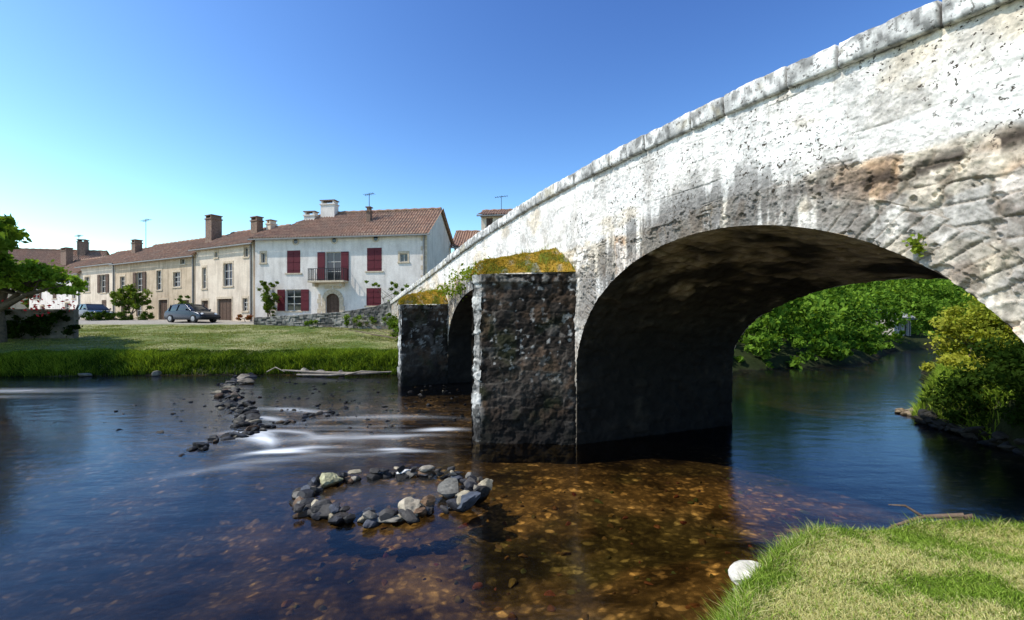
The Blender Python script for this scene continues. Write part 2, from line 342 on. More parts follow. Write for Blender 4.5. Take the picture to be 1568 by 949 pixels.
def face_style(S,Z,back=False):
    q,ang=qdist(S,Z,back)
    db,r1,r2=blocks(S,Z,5,(.24,.40),(.38,.8),.05)
    dr,q1,q2=rubble(S+.05*fbm(S*2,Z*2,2,7),Z+.05*fbm(S*2+5,Z*2,2,8),15,.30,.18)
    rub=sm(4.15-Z+.5*(fbm(S*.8,Z*.8,2,50)-.5),-.05,.1)
    isr=rub>.5
    d=np.where(isr,dr,db); r1=np.where(isr,q1,r1); r2=np.where(isr,q2,r2)
    RW=.34+.10*h2(np.floor(ang*3.1/.15).astype(int),np.zeros(ang.shape,int)+9,3)
    al=ang*3.1+.02*(fbm(S*4,Z*4,2,19)-.5); k=np.floor(al/.15); fr=al/.15-k
    ring=(q<RW)&(Z>1.2)
    dd=np.minimum(np.minimum(fr,1-fr)*.15,np.minimum(np.abs(q-RW),.1))
    d=np.where(ring,dd,d); r1=np.where(ring,h2(k.astype(int),k.astype(int)*0+2,33),r1); r2=np.where(ring,h2(k.astype(int),k.astype(int)*0+5,34),r2)
    isr=isr|ring; rubr=np.where(ring,1,rub)
    n=fbm(S*2.2,Z*2.2,5,61); nf=fbm(S*9,Z*9,4,62); nb=fbm(S*.6,Z*.6,3,63); nv=fbm(S*26,Z*26,3,69)
    d=d+.012*(nf-.5)
    wj=np.where(isr,.018,.016); joint=1-sm(d,.000,wj)
    worn=sm(fbm(S*1.5+5,Z*1.5,3,70),.36,.54)
    disp=(r1-.5)*(.014+.016*rubr)*(1-.5*worn)+(nf-.5)*.045+(nv-.5)*.020*(.5+rubr)-joint*.018*(.25+.75*rubr)*(1-.8*worn)+ring*.006-sm(nf,.60,.70)*.03*(.4+rubr)
    c=mix((.66,.62,.56),(.85,.82,.76),sm(n,.26,.48))
    c=mix(c,(.68,.58,.43),sm(r1,.6,.9)*(.15+.5*rubr))
    c=mix(c,(.48,.44,.37),sm(r2,.75,.95)*(.1+.4*rubr))
    tan=sm(fbm(S*1.1+3,Z*1.6,4,64)+.24*rub+.14*sm(S,4.5,6.5)-.1,.48,.64)
    c=mix(c,(.66,.53,.35),tan*.6)
    c=mix(c,(.54,.31,.16),sm(fbm(S*2+30,Z*2,3,65),.6,.72)*rub*.7)
    c=mix(c,(.80,.77,.71),sm(fbm(S*2.6+3,Z*2.6,4,99),.50,.60)*rubr*.65)
    drip=fbm(S*8,Z*.7,4,66)
    band=(1-sm(q,.45,1.35))*sm(Z,2.0,2.8)
    w_=sm(drip*.75+nb*.25+.28*band,.60,.76)*band*(1-.35*sm(S,4.6,6))
    top=sm(Z-(ztop(S)-CT),-.6,0)*sm(fbm(S*6,Z*.7,4,71),.50,.68)*.3
    c=mix(c,(.10,.09,.08),np.clip(w_*.85+top,0,.9))
    hb=np.exp(-((Z-3.98-.05*np.sin(S*3))/.11)**2)*sm(S,3.9,5.0)
    c=mix(c,(.045,.033,.026),hb*sm(fbm(S*4,Z*4,4,67),.44,.52)*.95)
    c=mix(c,(.13,.10,.075),sm(fbm(S*6+8,Z*6,4,73),.58,.65)*rubr*.55)
    c=mix(c,(.36,.34,.31),sm(fbm(S*4+28,Z*3,5,74),.56,.64)*(1-rubr)*.35)
    grey=sm(fbm(S*1.7+12,Z*.7,4,68),.5,.7)*(1-sm(Z,3.4,4.4))
    c=mix(c,(.36,.335,.30),grey*.45)
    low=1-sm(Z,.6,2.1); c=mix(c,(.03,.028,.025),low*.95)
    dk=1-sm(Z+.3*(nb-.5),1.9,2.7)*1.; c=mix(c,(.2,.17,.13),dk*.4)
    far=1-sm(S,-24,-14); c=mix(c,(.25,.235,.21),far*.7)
    c=c*(.88+.20*r2[...,None])*(.86+.28*nv[...,None])
    c=mix(c,(.18,.14,.095),joint*(.24+.36*rubr)*(1-.75*worn))
    pit=sm(Z,3.8,4.2)*.95*sm(fbm(S*1.4,Z*1.4,2,90)+.1*sm(S,2,6),.40,.60)+.25
    return np.clip(c,.01,.86),disp,pit
def face_patch(name,s,zb,zt,rows,p=0,side=-1,step=None):
    t=np.linspace(0,1,rows)[None,:]; S=np.repeat(s[:,None],rows,1); Z=zb[:,None]+(zt-zb)[:,None]*t
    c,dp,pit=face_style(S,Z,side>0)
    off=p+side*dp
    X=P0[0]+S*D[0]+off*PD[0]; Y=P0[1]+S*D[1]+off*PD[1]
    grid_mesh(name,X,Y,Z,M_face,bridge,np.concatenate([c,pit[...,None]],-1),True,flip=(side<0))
def archs(c,a,n):
    th=np.linspace(math.pi,0,n); return c+a*np.cos(th)
def archz(c,a,b,zc,s): return zc+b*np.sqrt(np.clip(1-((s-c)/a)**2,0,1))
for side,p,q in ((-1,0,1.0),(1,W,.25)):
    nm='upstream' if side<0 else 'downstream'
    c,a,b,zc=ARCH[0]; b=b if side<0 else BB[0]; s=np.unique(np.concatenate([archs(c,a,80),np.linspace(c-a,c+a,int(800*q))]))
    face_patch(nm+'_face_main_span',s,archz(c,a,b,zc,s),ztop(s)-CT,int(260*q),p,side)
    c,a,b,zc=ARCH[1]; b=b if side<0 else BB[1]; s=np.unique(np.concatenate([archs(c,a,40),np.linspace(c-a,c+a,int(220*q))]))
    face_patch(nm+'_face_side_span',s,archz(c,a,b,zc,s),ztop(s)-CT,int(100*q),p,side)
    s=np.linspace(-2.25,.07,int(120*q)); face_patch(nm+'_face_pier',s,s*0-1.2,ztop(s)-CT,int(300*q),p,side)
    s=np.linspace(6.77,14,int(160*q)); face_patch(nm+'_face_abutment',s,s*0-1.2,ztop(s)-CT,int(160*q),p,side)
    s=np.linspace(-24,-9.65,int(260*q)); face_patch(nm+'_face_west_abutment',s,s*0-1.2,ztop(s)-CT,int(130*q),p,side)
# barrel vaults
def barrel(name,c,a,b,zc,n,m,bback):
    th=np.linspace(math.pi,0,n); leg=np.linspace(-1.2,zc,int(n*.4))[:-1]; o=leg*0
    s=np.concatenate([np.full(len(leg),c-a),c+a*np.cos(th),np.full(len(leg),c+a)])
    zl=np.concatenate([leg,np.full(n,zc),leg[::-1]]); zr=np.concatenate([o,np.sin(th),o])
    ns=np.concatenate([o+1,-np.cos(th)/a,o-1]); nz=np.concatenate([o,-np.sin(th)/b,o])
    l=np.hypot(ns,nz);ns/=l;nz/=l; z=zl+b*zr
    arc=np.concatenate([[0],np.cumsum(np.hypot(np.diff(s),np.diff(z)))])
    p=np.linspace(0,W,m); PP,AA=np.meshgrid(p,arc); S=np.repeat(s[:,None],m,1)
    bb=b+(bback-b)*p/W; Z=zl[:,None]+zr[:,None]*bb[None,:]
    d,r1,r2=rubble(PP+.12*(fbm(PP*1.5,AA*1.5,2,45)-.5),AA+.10*(fbm(PP*1.5+3,AA*1.5,2,46)-.5),41,.46,.21); nf=fbm(PP*7,AA*7,4,43); jm=sm(fbm(PP*1.3,AA*1.3,2,47),.4,.6); j=(1-sm(d,.0,.02))*jm
    dp=(r1-.5)*.035-j*.014+(nf-.5)*.06
    edgef=np.minimum(sm(PP,0,.05),1); dp=dp*edgef
    S=S+ns[:,None]*dp;Z=Z+nz[:,None]*dp
    n_=fbm(PP*1.2,AA*1.2,4,44)
    cc=mix((.04,.033,.024),(.32,.25,.16),sm(n_+.18*(r1-.5)+.35*(sm(Z,2.7,3.9)-.75),.34,.62)); cc=mix(cc,(.013,.011,.009),(1-sm(Z+.5*(n_-.5),1.7,3.1))*.93)  # crown painted paler for light reflected off the water; lower stones wet-dark
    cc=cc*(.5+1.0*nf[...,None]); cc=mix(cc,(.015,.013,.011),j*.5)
    X=P0[0]+S*D[0]+PP*PD[0];Y=P0[1]+S*D[1]+PP*PD[1]
    grid_mesh(name,X,Y,Z,M_face,bridge,np.concatenate([cc,cc[...,:1]*0],-1),True)
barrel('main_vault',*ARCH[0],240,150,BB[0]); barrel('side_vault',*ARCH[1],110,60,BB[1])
# coping
def coping(name,p0,p1,s0,s1,step):
    s=np.arange(s0,s1,step); 
    prof=[(p0-.0,0),(p0-.06,.0),(p0-.075,.02),(p0-.075,.08),(p0-.075,.14),(p0-.075,.20),(p0-.065,.24),(p0-.04,.258),(p0+.12,.262),(p1-.12,.26),(p1,.255),(p1+.05,.23),(p1+.06,.12),(p1+.05,0),(p1,0)]
    pr=np.array(prof); S=np.repeat(s[:,None],len(pr),1); Pp=np.repeat(pr[None,:,0],len(s),0); Hh=np.repeat(pr[None,:,1],len(s),0)
    e=[s0];r=np.random.RandomState(5)
    while e[-1]<s1+2: e.append(e[-1]+r.uniform(.55,1.1))
    e=np.array(e); k=np.searchsorted(e,s,side='right')-1; dj=np.minimum(s-e[k],e[np.minimum(k+1,len(e)-1)]-s); jt=(1-sm(dj,.005,.022))[:,None]
    rk=h2(k,k*0+1,7)[:,None];rk2=h2(k,k*0+4,8)[:,None]
    ce=Pp-(p0+p1)/2; v=Hh+Pp
    nn=fbm(S*9,v*9,4,80)-.5
    Pp=Pp+np.sign(ce)*(nn*.03-jt*.05+(rk-.5)*.03)
    Zz=ztop(S)-CT+Hh+np.where(Hh>.15,nn*.03-jt*.045+(rk2-.5)*.03,0)
    c=mix((.44,.43,.40),(.80,.78,.73),sm(fbm(S*4,v*4,4,81),.35,.6)); c=mix(c,(.12,.12,.11),sm(fbm(S*14,v*12,4,82),.51,.61)*.75); c=mix(c,(.5,.42,.25),sm(fbm(S*3,v*3,3,83),.6,.7)*.4)
    c=mix(c,(.04,.035,.03),jt*np.ones_like(S)*.95)
    X=P0[0]+S*D[0]+Pp*PD[0];Y=P0[1]+S*D[1]+Pp*PD[1]
    grid_mesh(name,X,Y,Zz,M_face,bridge,np.concatenate([c,c[...,:1]*0+.7],-1),True,flip=True)
coping('coping_upstream',0,.38,-24,14,.015); coping('coping_downstream',W-.38,W,-24,14,.06)
s=np.linspace(-24,14,120)
def strip(name,pa,za,pb,zb):
    S=np.repeat(s[:,None],2,1); Pp=np.stack([s*0+pa,s*0+pb],1); Z=np.stack([za,zb],1)
    X=P0[0]+S*D[0]+Pp*PD[0];Y=P0[1]+S*D[1]+Pp*PD[1]; c=np.full(S.shape+(4,),.35); c[...,2]=.3
    grid_mesh(name,X,Y,Z,M_face,bridge,c,True)
strip('parapet_inner_upstream',.36,ztop(s)-1.15,.36,ztop(s)-.24); strip('parapet_inner_downstream',W-.36,ztop(s)-1.15,W-.36,ztop(s)-.24)
strip('road_deck',.35,ztop(s)-1.1,W-.35,ztop(s)-1.1)
# cutwaters
def s2(sv,p=0): return P0+sv*D+p*PD
def dark_patch(name,a,b,z0,z1,nx,nz,style,seed,bat=.04):
    a=np.array(a);b=np.array(b);L=np.linalg.norm(b-a); u=np.linspace(0,L,nx);z=np.linspace(z0,z1,nz)
    U,Z=np.meshgrid(u,z,indexing='ij'); t=(b-a)/L; nrm=np.array([t[1],-t[0]])
    wu=.10*(fbm(U*1.8,Z*1.8,2,seed+31)-.5);wz=.10*(fbm(U*1.8+7,Z*1.8,2,seed+32)-.5)
    d,r1,r2=rubble(U+wu,Z+wz,seed,.42,.25)
    nf=fbm(U*8,Z*8,4,seed+1);n=fbm(U*1.7,Z*1.7,4,seed+2); nv=fbm(U*24,Z*24,3,seed+4)
    d=d+.025*(nf-.5); j=1-sm(d,.0,.016); jm=sm(fbm(U*2,Z*2,2,seed+15),.35,.6)
    edge=np.minimum(U,L-U)
    dp=(r1-.5)*.03-j*.014*jm+(nf-.5)*.08+(nv-.5)*.025-bat*(Z/z1)- (1-sm(edge,0,.07))*.025+(n-.5)*.08
    capf=sm(Z,z1-.2,z1-.17); dp=dp+capf*.05
    if style=='dark':
        c=mix((.018,.014,.011),(.050,.040,.032),sm(n+.2*(r1-.5),.3,.7)); c=mix(c,(.12,.105,.09),(r2>.90)*.7*sm(nf,.35,.55))
        c=mix(c,(.42,.41,.38),sm(fbm(U*9,Z*9,4,seed+6),.68,.72)*.65*sm(Z,.8,1.8))
        c=mix(c,(.028,.034,.010),sm(fbm(U*2,Z*2,3,seed+8),.50,.70)*.45)
        c=mix(c,(.08,.048,.028),sm(fbm(U*3+7,Z*3,3,seed+9),.54,.68)*.55)
        c=mix(c,(.40,.37,.33),((1-sm(U,.0,.05+.15*(r1)))*sm(n,.3,.5))*.6)
        c=mix(c,(.26,.24,.21),sm(Z,z1-.3,z1-.1)*sm(nf,.5,.6)*.5)
        c=mix(c,(.13,.115,.095),j*(1-jm)*.35)
    else: c=mix((.25,.24,.22),(.5,.49,.45),sm(n+.4*(r1-.5),.35,.6)); c=mix(c,(.04,.04,.035),sm(nf,.5,.62)*.8)
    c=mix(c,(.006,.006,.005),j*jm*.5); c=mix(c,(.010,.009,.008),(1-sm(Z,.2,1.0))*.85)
    c=c*(.65+.7*nv[...,None])
    X=a[0]+t[0]*U+nrm[0]*dp;Y=a[1]+t[1]*U+nrm[1]*dp
    grid_mesh(name,X,Y,Z,M_pier,bridge,c,True)
def blades(name,P,h,w,lean,c0,c1,parent=None,mat=None,tipc=None,rng=RNG,root=.6):
    n=len(P); h=np.asarray(h)*np.ones(n); az=rng.uniform(0,2*math.pi,n); la=rng.uniform(0,2*math.pi,n); l=h*lean*rng.uniform(.2,1.3,n)
    dx=np.cos(az)*w*.5;dy=np.sin(az)*w*.5; lx=np.cos(la)*l;ly=np.sin(la)*l
    V=np.zeros((n,5,3))
    V[:,0]=P+np.stack([-dx,-dy,0*dx],1);V[:,1]=P+np.stack([dx,dy,0*dx],1)
    mid=P+np.stack([lx*.3,ly*.3,h*.6],1)
    V[:,2]=mid+np.stack([-dx*.7,-dy*.7,0*dx],1);V[:,3]=mid+np.stack([dx*.7,dy*.7,0*dx],1);V[:,4]=P+np.stack([lx,ly,h],1)
    i=np.arange(n)[:,None]*5
    F=np.concatenate([i+[0,1,3],i+[0,3,2],i+[2,3,4]],0)
    f=rng.uniform(0,1,n)[:,None]; c=np.array(c0)*(1-f)+np.array(c1)*f; c=c*rng.uniform(.7,1.25,n)[:,None]
    Cc=np.repeat(c[:,None,:],5,1); Cc[:,:2]*=root; Cc[:,4]*=1.15
    return fast_mesh(name,V,F,mat or M_grass,parent,Cc.reshape(-1,3))
def cutwater(nm,F1,T,T2,F0,z1,res,seed,mound):
    def np_(a,b): return max(6,int(np.linalg.norm(np.array(b)-np.array(a))/res))
    nz=int((z1+1)/res)
    dark_patch(nm+'_side',T,F1,-1,z1,np_(T,F1),nz,'dark',seed)
    dark_patch(nm+'_nose',T2,T,-1,z1,np_(T2,T),nz,'light',seed+3)
    dark_patch(nm+'_back',F0,T2,-1,z1,np_(F0,T2),nz//2,'dark',seed+7)
    u=np.linspace(0,1,70);v=np.linspace(0,1,60);U,V=np.meshgrid(u,v,indexing='ij')
    A=np.array(F1);B=np.array(F0);Cn=np.array(T);E=np.array(T2)
    X=(A[0]*(1-V)+B[0]*V)*(1-U)+(Cn[0]*(1-V)+E[0]*V)*U; Y=(A[1]*(1-V)+B[1]*V)*(1-U)+(Cn[1]*(1-V)+E[1]*V)*U
    ed=np.minimum(np.minimum(V,1-V)*np.linalg.norm(B-A)*(1-U*.9),(1-U)*2+.1)
    Z=z1-.01+mound*(1-U)**.5*sm(V,-.1,.42)+.08*sm(ed,0,.12)+(fbm(X*4,Y*4,4,seed+12)-.5)*.2*sm(ed,0,.15)
    n=fbm(X*4,Y*4,3,seed+13); c=mix((.12,.13,.015),(.42,.25,.035),sm(n,.36,.55)); c=mix(c,(.30,.29,.25),sm(fbm(X*6,Y*6,2,seed+14),.60,.70)*.5)
    grid_mesh(nm+'_moss_cap',X,Y,Z,M_moss,bridge,c,True)
    k=RNG.randint(0,X.size,9000); P=np.stack([X.ravel()[k],Y.ravel()[k],Z.ravel()[k]-.005],1)+RNG.uniform(-.02,.02,(9000,3))*[1,1,0]
    blades(nm+'_moss',P,RNG.uniform(.015,.045,9000),.016,.8,(.18,.16,.02),(.50,.32,.04),bridge)
    m=(U.ravel()[k]<.35)&(RNG.uniform(0,1,9000)<.05); P2=P[m]
    blades(nm+'_wall_grass',P2,RNG.uniform(.06,.2,len(P2)),.012,.5,(.14,.2,.02),(.26,.32,.05),bridge)
cutwater('cutwater_near',s2(.05),(-.69,9.55),(-.88,9.80),s2(-2.2),3.52,.018,100,.52)
cutwater('cutwater_far',s2(-9.6),(-4.25,17.35),(-4.42,17.6),s2(-12),3.12,.04,140,.6)

# ------------------------------------------------------------------ leaves / trees
def leaf_cloud(centres,radii,per,size,c0,c1,rng,flat=.7):
    n=len(centres)*per; ci=np.repeat(np.arange(len(centres)),per)
    off=rng.normal(0,1,(n,3))*.5; off*=radii[ci][:,None]; off[:,2]*=flat
    P=centres[ci]+off
    a=rng.normal(0,1,(n,3)); a/=np.linalg.norm(a,axis=1)[:,None]
    nrm=rng.normal(0,1,(n,3)); nrm[:,2]+=.8; b=np.cross(a,nrm); b/=np.linalg.norm(b,axis=1)[:,None]+1e-9
    s=size*rng.uniform(.55,1.4,n)[:,None]
    V=np.stack([P-a*s*.5,P+b*s*.28,P+a*s*.5,P-b*s*.28],1)
    i=np.arange(n)[:,None]*4; F=i+[0,1,2,3]
    ck=rng.uniform(0,1,len(centres))[ci]; f=np.clip(ck*.6+rng.uniform(0,.4,n),0,1)[:,None]
    c=(np.array(c0)*(1-f)+np.array(c1)*f)*rng.uniform(.75,1.2,n)[:,None]
    return V.reshape(-1,3),F,np.repeat(c,4,0)
def tube(path,rad,seg=8):
    path=np.array(path,float);V=[];F=[]
    for i,p in enumerate(path):
        t=path[min(i+1,len(path)-1)]-path[max(i-1,0)]; t/=np.linalg.norm(t)+1e-9
        a=np.cross(t,[0.3,1,.1]);a/=np.linalg.norm(a)+1e-9;b=np.cross(t,a)
        for k in range(seg):
            th=2*math.pi*k/seg; V.append(p+rad[i]*(a*math.cos(th)+b*math.sin(th)))
    for i in range(len(path)-1):
        for k in range(seg): F.append((i*seg+k,i*seg+(k+1)%seg,(i+1)*seg+(k+1)%seg,(i+1)*seg+k))
    return V,F
def multi_tube(name,items,mat,parent):
    V=[];F=[]
    for path,rad,sg in items:
        v,f=tube(path,rad,sg); o=len(V); V+=[tuple(x) for x in v]; F+=[tuple(i+o for i in q) for q in f]
    return fast_mesh(name,V,F,mat,parent,smooth=True)
def clump_pts(blobs,k,rng,shell=.55):
    C=[];R=[]
    tot=sum(b[3]*b[4]*b[5] for b in blobs)
    for (cx,cy,cz,rx,ry,rz) in blobs:
        m=max(3,int(k*(rx*ry*rz)/tot)); dd=rng.normal(0,1,(m,3));dd/=np.linalg.norm(dd,axis=1)[:,None]
        r=rng.uniform(shell,1.05,m)[:,None]; C.append(np.array([cx,cy,cz])+dd*r*[rx,ry,rz]); R.append(np.full(m,.3*(rx*ry*rz)**(1/3))*rng.uniform(.6,1.3,m))
    return np.vstack(C),np.concatenate(R)
def tree(name,base,blobs,k,per,size,c0,c1,seed,tr=.18,flat=.7,trunk=True):
    rng=np.random.RandomState(seed); e=empty(name,tuple(map(float,base))); b=np.array(base,float)
    bl=[(x-b[0],y-b[1],z-b[2],rx,ry,rz) for x,y,z,rx,ry,rz in blobs]
    C,R=clump_pts(bl,k,rng)
    V,F,c=leaf_cloud(C,R,per,size,c0,c1,rng,flat); fast_mesh('crown',V,F,M_leaf,e,c)
    if trunk:
        items=[]; mz=min(q[2]-q[5]*.4 for q in bl); mz=max(mz,.5)
        fork=np.array([rng.uniform(-.1,.1),rng.uniform(-.1,.1),mz*.6]); items.append(([(0,0,-.3),fork*.5+[.05,0,0],fork],[tr*1.2,tr,tr*.85],8))
        for q in bl:
            cc=np.array(q[:3]); mid=(fork+cc)/2+rng.uniform(-.2,.2,3); items.append(([fork,mid,cc],[tr*.65,tr*.4,tr*.15],6))
        for i in rng.choice(len(C),min(25,len(C)),replace=False):
            q=bl[rng.randint(len(bl))]; st=fork*.5+np.array(q[:3])*.5; items.append(([st,(st+C[i])/2+rng.uniform(-.1,.1,3),C[i]],[tr*.25,tr*.15,tr*.05],5))
        multi_tube('trunk_and_limbs',items,M_bark,e)
    return e
def th(x,y): return float(terr(np.array([x]),np.array([y]))[0][0])
tree('plane_tree',(-27.6,24.6,th(-27.6,24.6)),[(-27.5,24.5,5.0,2.0,2,.8),(-25.5,24.3,4.75,1.7,1.6,.65),(-23.6,24.1,4.35,1.2,1.1,.38),(-29.5,24.5,4.9,1.8,1.8,.8),(-26.6,24.3,5.6,1.0,1,.5)],130,130,.22,(.08,.16,.012),(.32,.46,.06),3,.28,.6)
tree('plane_tree',(-28.4,21.6,th(-28.4,21.6)),[(-26.1,20.9,6.6,2.2,1.8,1.1),(-25.0,19.4,6.3,2.1,1.7,1.1),(-27.6,22.6,6.9,2.0,1.6,1.1),(-28.8,21,6.6,2,2,1.2)],480,120,.42,(.07,.13,.012),(.20,.30,.04),4,.28,.6)
# background woods (one mass)
rng=np.random.RandomState(8); bl=[]
def far_edge(x): return float(np.interp(x,FAR[:,0],FAR[:,1]))
for i in range(60):
    x=rng.uniform(8,66); y=far_edge(x)+rng.uniform(5,15)
    z=th(x,y); s=rng.uniform(2.0,3.6); bl.append((x,y,z+s*.9,s,s,s*1.25))
for x in np.arange(4.8,36,.75):
    y=far_edge(x)+rng.uniform(.0,.7)+(.5 if x>18 else 0); s=rng.uniform(.6,1.2); bl.append((x+rng.uniform(-.3,.3),y,.35+s*.45,s,s*.8,s*.9))
for x in np.arange(5.5,40,1.2):
    y=far_edge(x)+rng.uniform(2.2,3.4); s=rng.uniform(1.5,2.4); bl.append((x,y,1.2+s*.7,s,s,s*1.15))
def clear(b): return abs(b[0]/b[1]-.866)>.022+.9*b[3]/b[1] or b[1]>43.5
bl=[b for b in bl if clear(b)]
for x,y in [(36,47.5),(39,48),(42,48),(44,50),(33.5,47),(47,52)]: bl.append((x,y,4.5,2.4,2.0,3.2))
bl+=[(33.6,41.6,3.2,1.2,1,1.5),(37.2,41.0,2.6,1.1,1,1.5),(36.9,39.9,1.4,.8,.6,.7),(33.2,39.6,1.3,.7,.6,.6),(35.4,44.5,4.6,2,1.2,1.4)]
bz=empty('background_trees'); C,R=clump_pts(bl,2150,rng,.45)
V,F,c=leaf_cloud(C,R,72,.32,(.03,.085,.008),(.20,.33,.04),rng,.75); fast_mesh('foliage_mass',V,F,M_leaf,bz,c)
items=[]
for b in bl[:46]: 
    if rng.rand()<.7: items.append(([(b[0],b[1],b[2]-b[5]*1.2-1),(b[0]+rng.uniform(-.3,.3),b[1],b[2])],[.2,.08],6))
multi_tube('trunks',items,M_bark,bz)
rng=np.random.RandomState(18); bl=[]
for i in range(26):
    x=rng.uniform(-110,-50); y=rng.uniform(60,95); bl.append((x,y,3.5,rng.uniform(4,6),4,rng.uniform(2.5,3.6)))
e=empty('background_trees'); C,R=clump_pts(bl,260,rng,.5); V,F,c=leaf_cloud(C,R,70,.7,(.025,.05,.01),(.08,.13,.03),rng); fast_mesh('foliage_mass',V,F,M_leaf,e,c)
def bush(name,blobs,k,per,size,c0,c1,seed,flat=.8):
    return tree(name,(blobs[0][0],blobs[0][1],th(blobs[0][0],blobs[0][1])),blobs,k,per,size,c0,c1,seed,.05,flat)
bush('yellow_green_shrub',[(12.7,12.4,2.0,.9,.9,.9),(12.4,12.8,2.5,.5,.5,.5),(13.9,13.2,2.4,.9,.8,.9),(13.2,11.8,1.8,.8,.7,.7),(11.6,11.9,1.2,.6,.6,.5)],100,180,.11,(.16,.21,.015),(.46,.46,.07),21)
bush('ivy_thicket',[(11.5,10.0,1.5,1.1,1.2,.85),(10.7,8.9,1.0,.9,1.2,.7),(10.7,10.0,.7,.7,1.3,.6),(10.1,8.0,.6,.7,.9,.55),(10.35,9.4,.45,.45,1.5,.4),(9.8,7.2,.6,.6,.9,.5),(12.6,9.6,2.1,1.4,1.2,.9),(11.6,8.2,1.4,1.0,1,.8)],190,210,.11,(.010,.026,.004),(.05,.09,.014),22)
bush('shrub',[(16.0,15.7,2.2,.9,.9,1.0),(15.6,14.5,2.2,.9,.8,.9),(22.0,20.6,2,1.0,1.0,1.0),(25.5,22.8,2,1.1,1.0,1.1)],90,170,.16,(.06,.12,.012),(.22,.32,.045),23)

# ------------------------------------------------------------------ buildings
class B:
    def __init__(s,A,Bp,z0):
        s.A=np.array(A,float);b=np.array(Bp,float);s.L=np.linalg.norm(b-s.A);s.t=(b-s.A)/s.L;s.n=np.array([s.t[1],-s.t[0]])
        s.z0=z0;s.bk={}
    def w(s,u,d,z):
        p=s.A+s.t*u+s.n*d; return (p[0],p[1],z)
    def add(s,key,pts,faces):
        V,F=s.bk.setdefault(key,([],[])); o=len(V); V+=pts; F+=[tuple(i+o for i in f) for f in faces]
    def quad(s,key,*p): s.add(key,[s.w(*q) for q in p],[(0,1,2,3)])
    def box(s,key,u0,u1,d0,d1,z0,z1):
        p=[s.w(u,d,z) for z in (z0,z1) for u,d in ((u0,d1),(u1,d1),(u1,d0),(u0,d0))]
        s.add(key,p,[(0,1,5,4),(1,2,6,5),(2,3,7,6),(3,0,4,7),(4,5,6,7),(3,2,1,0)])
    def emit(s,name,mats):
        e=empty(name)
        for k,(V,F) in s.bk.items(): fast_mesh(k,V,F,mats[k],e)
        return e
M_steel_d=simple('zinc_gutter',(.22,.21,.2),.5,.2,6,metal=.3)
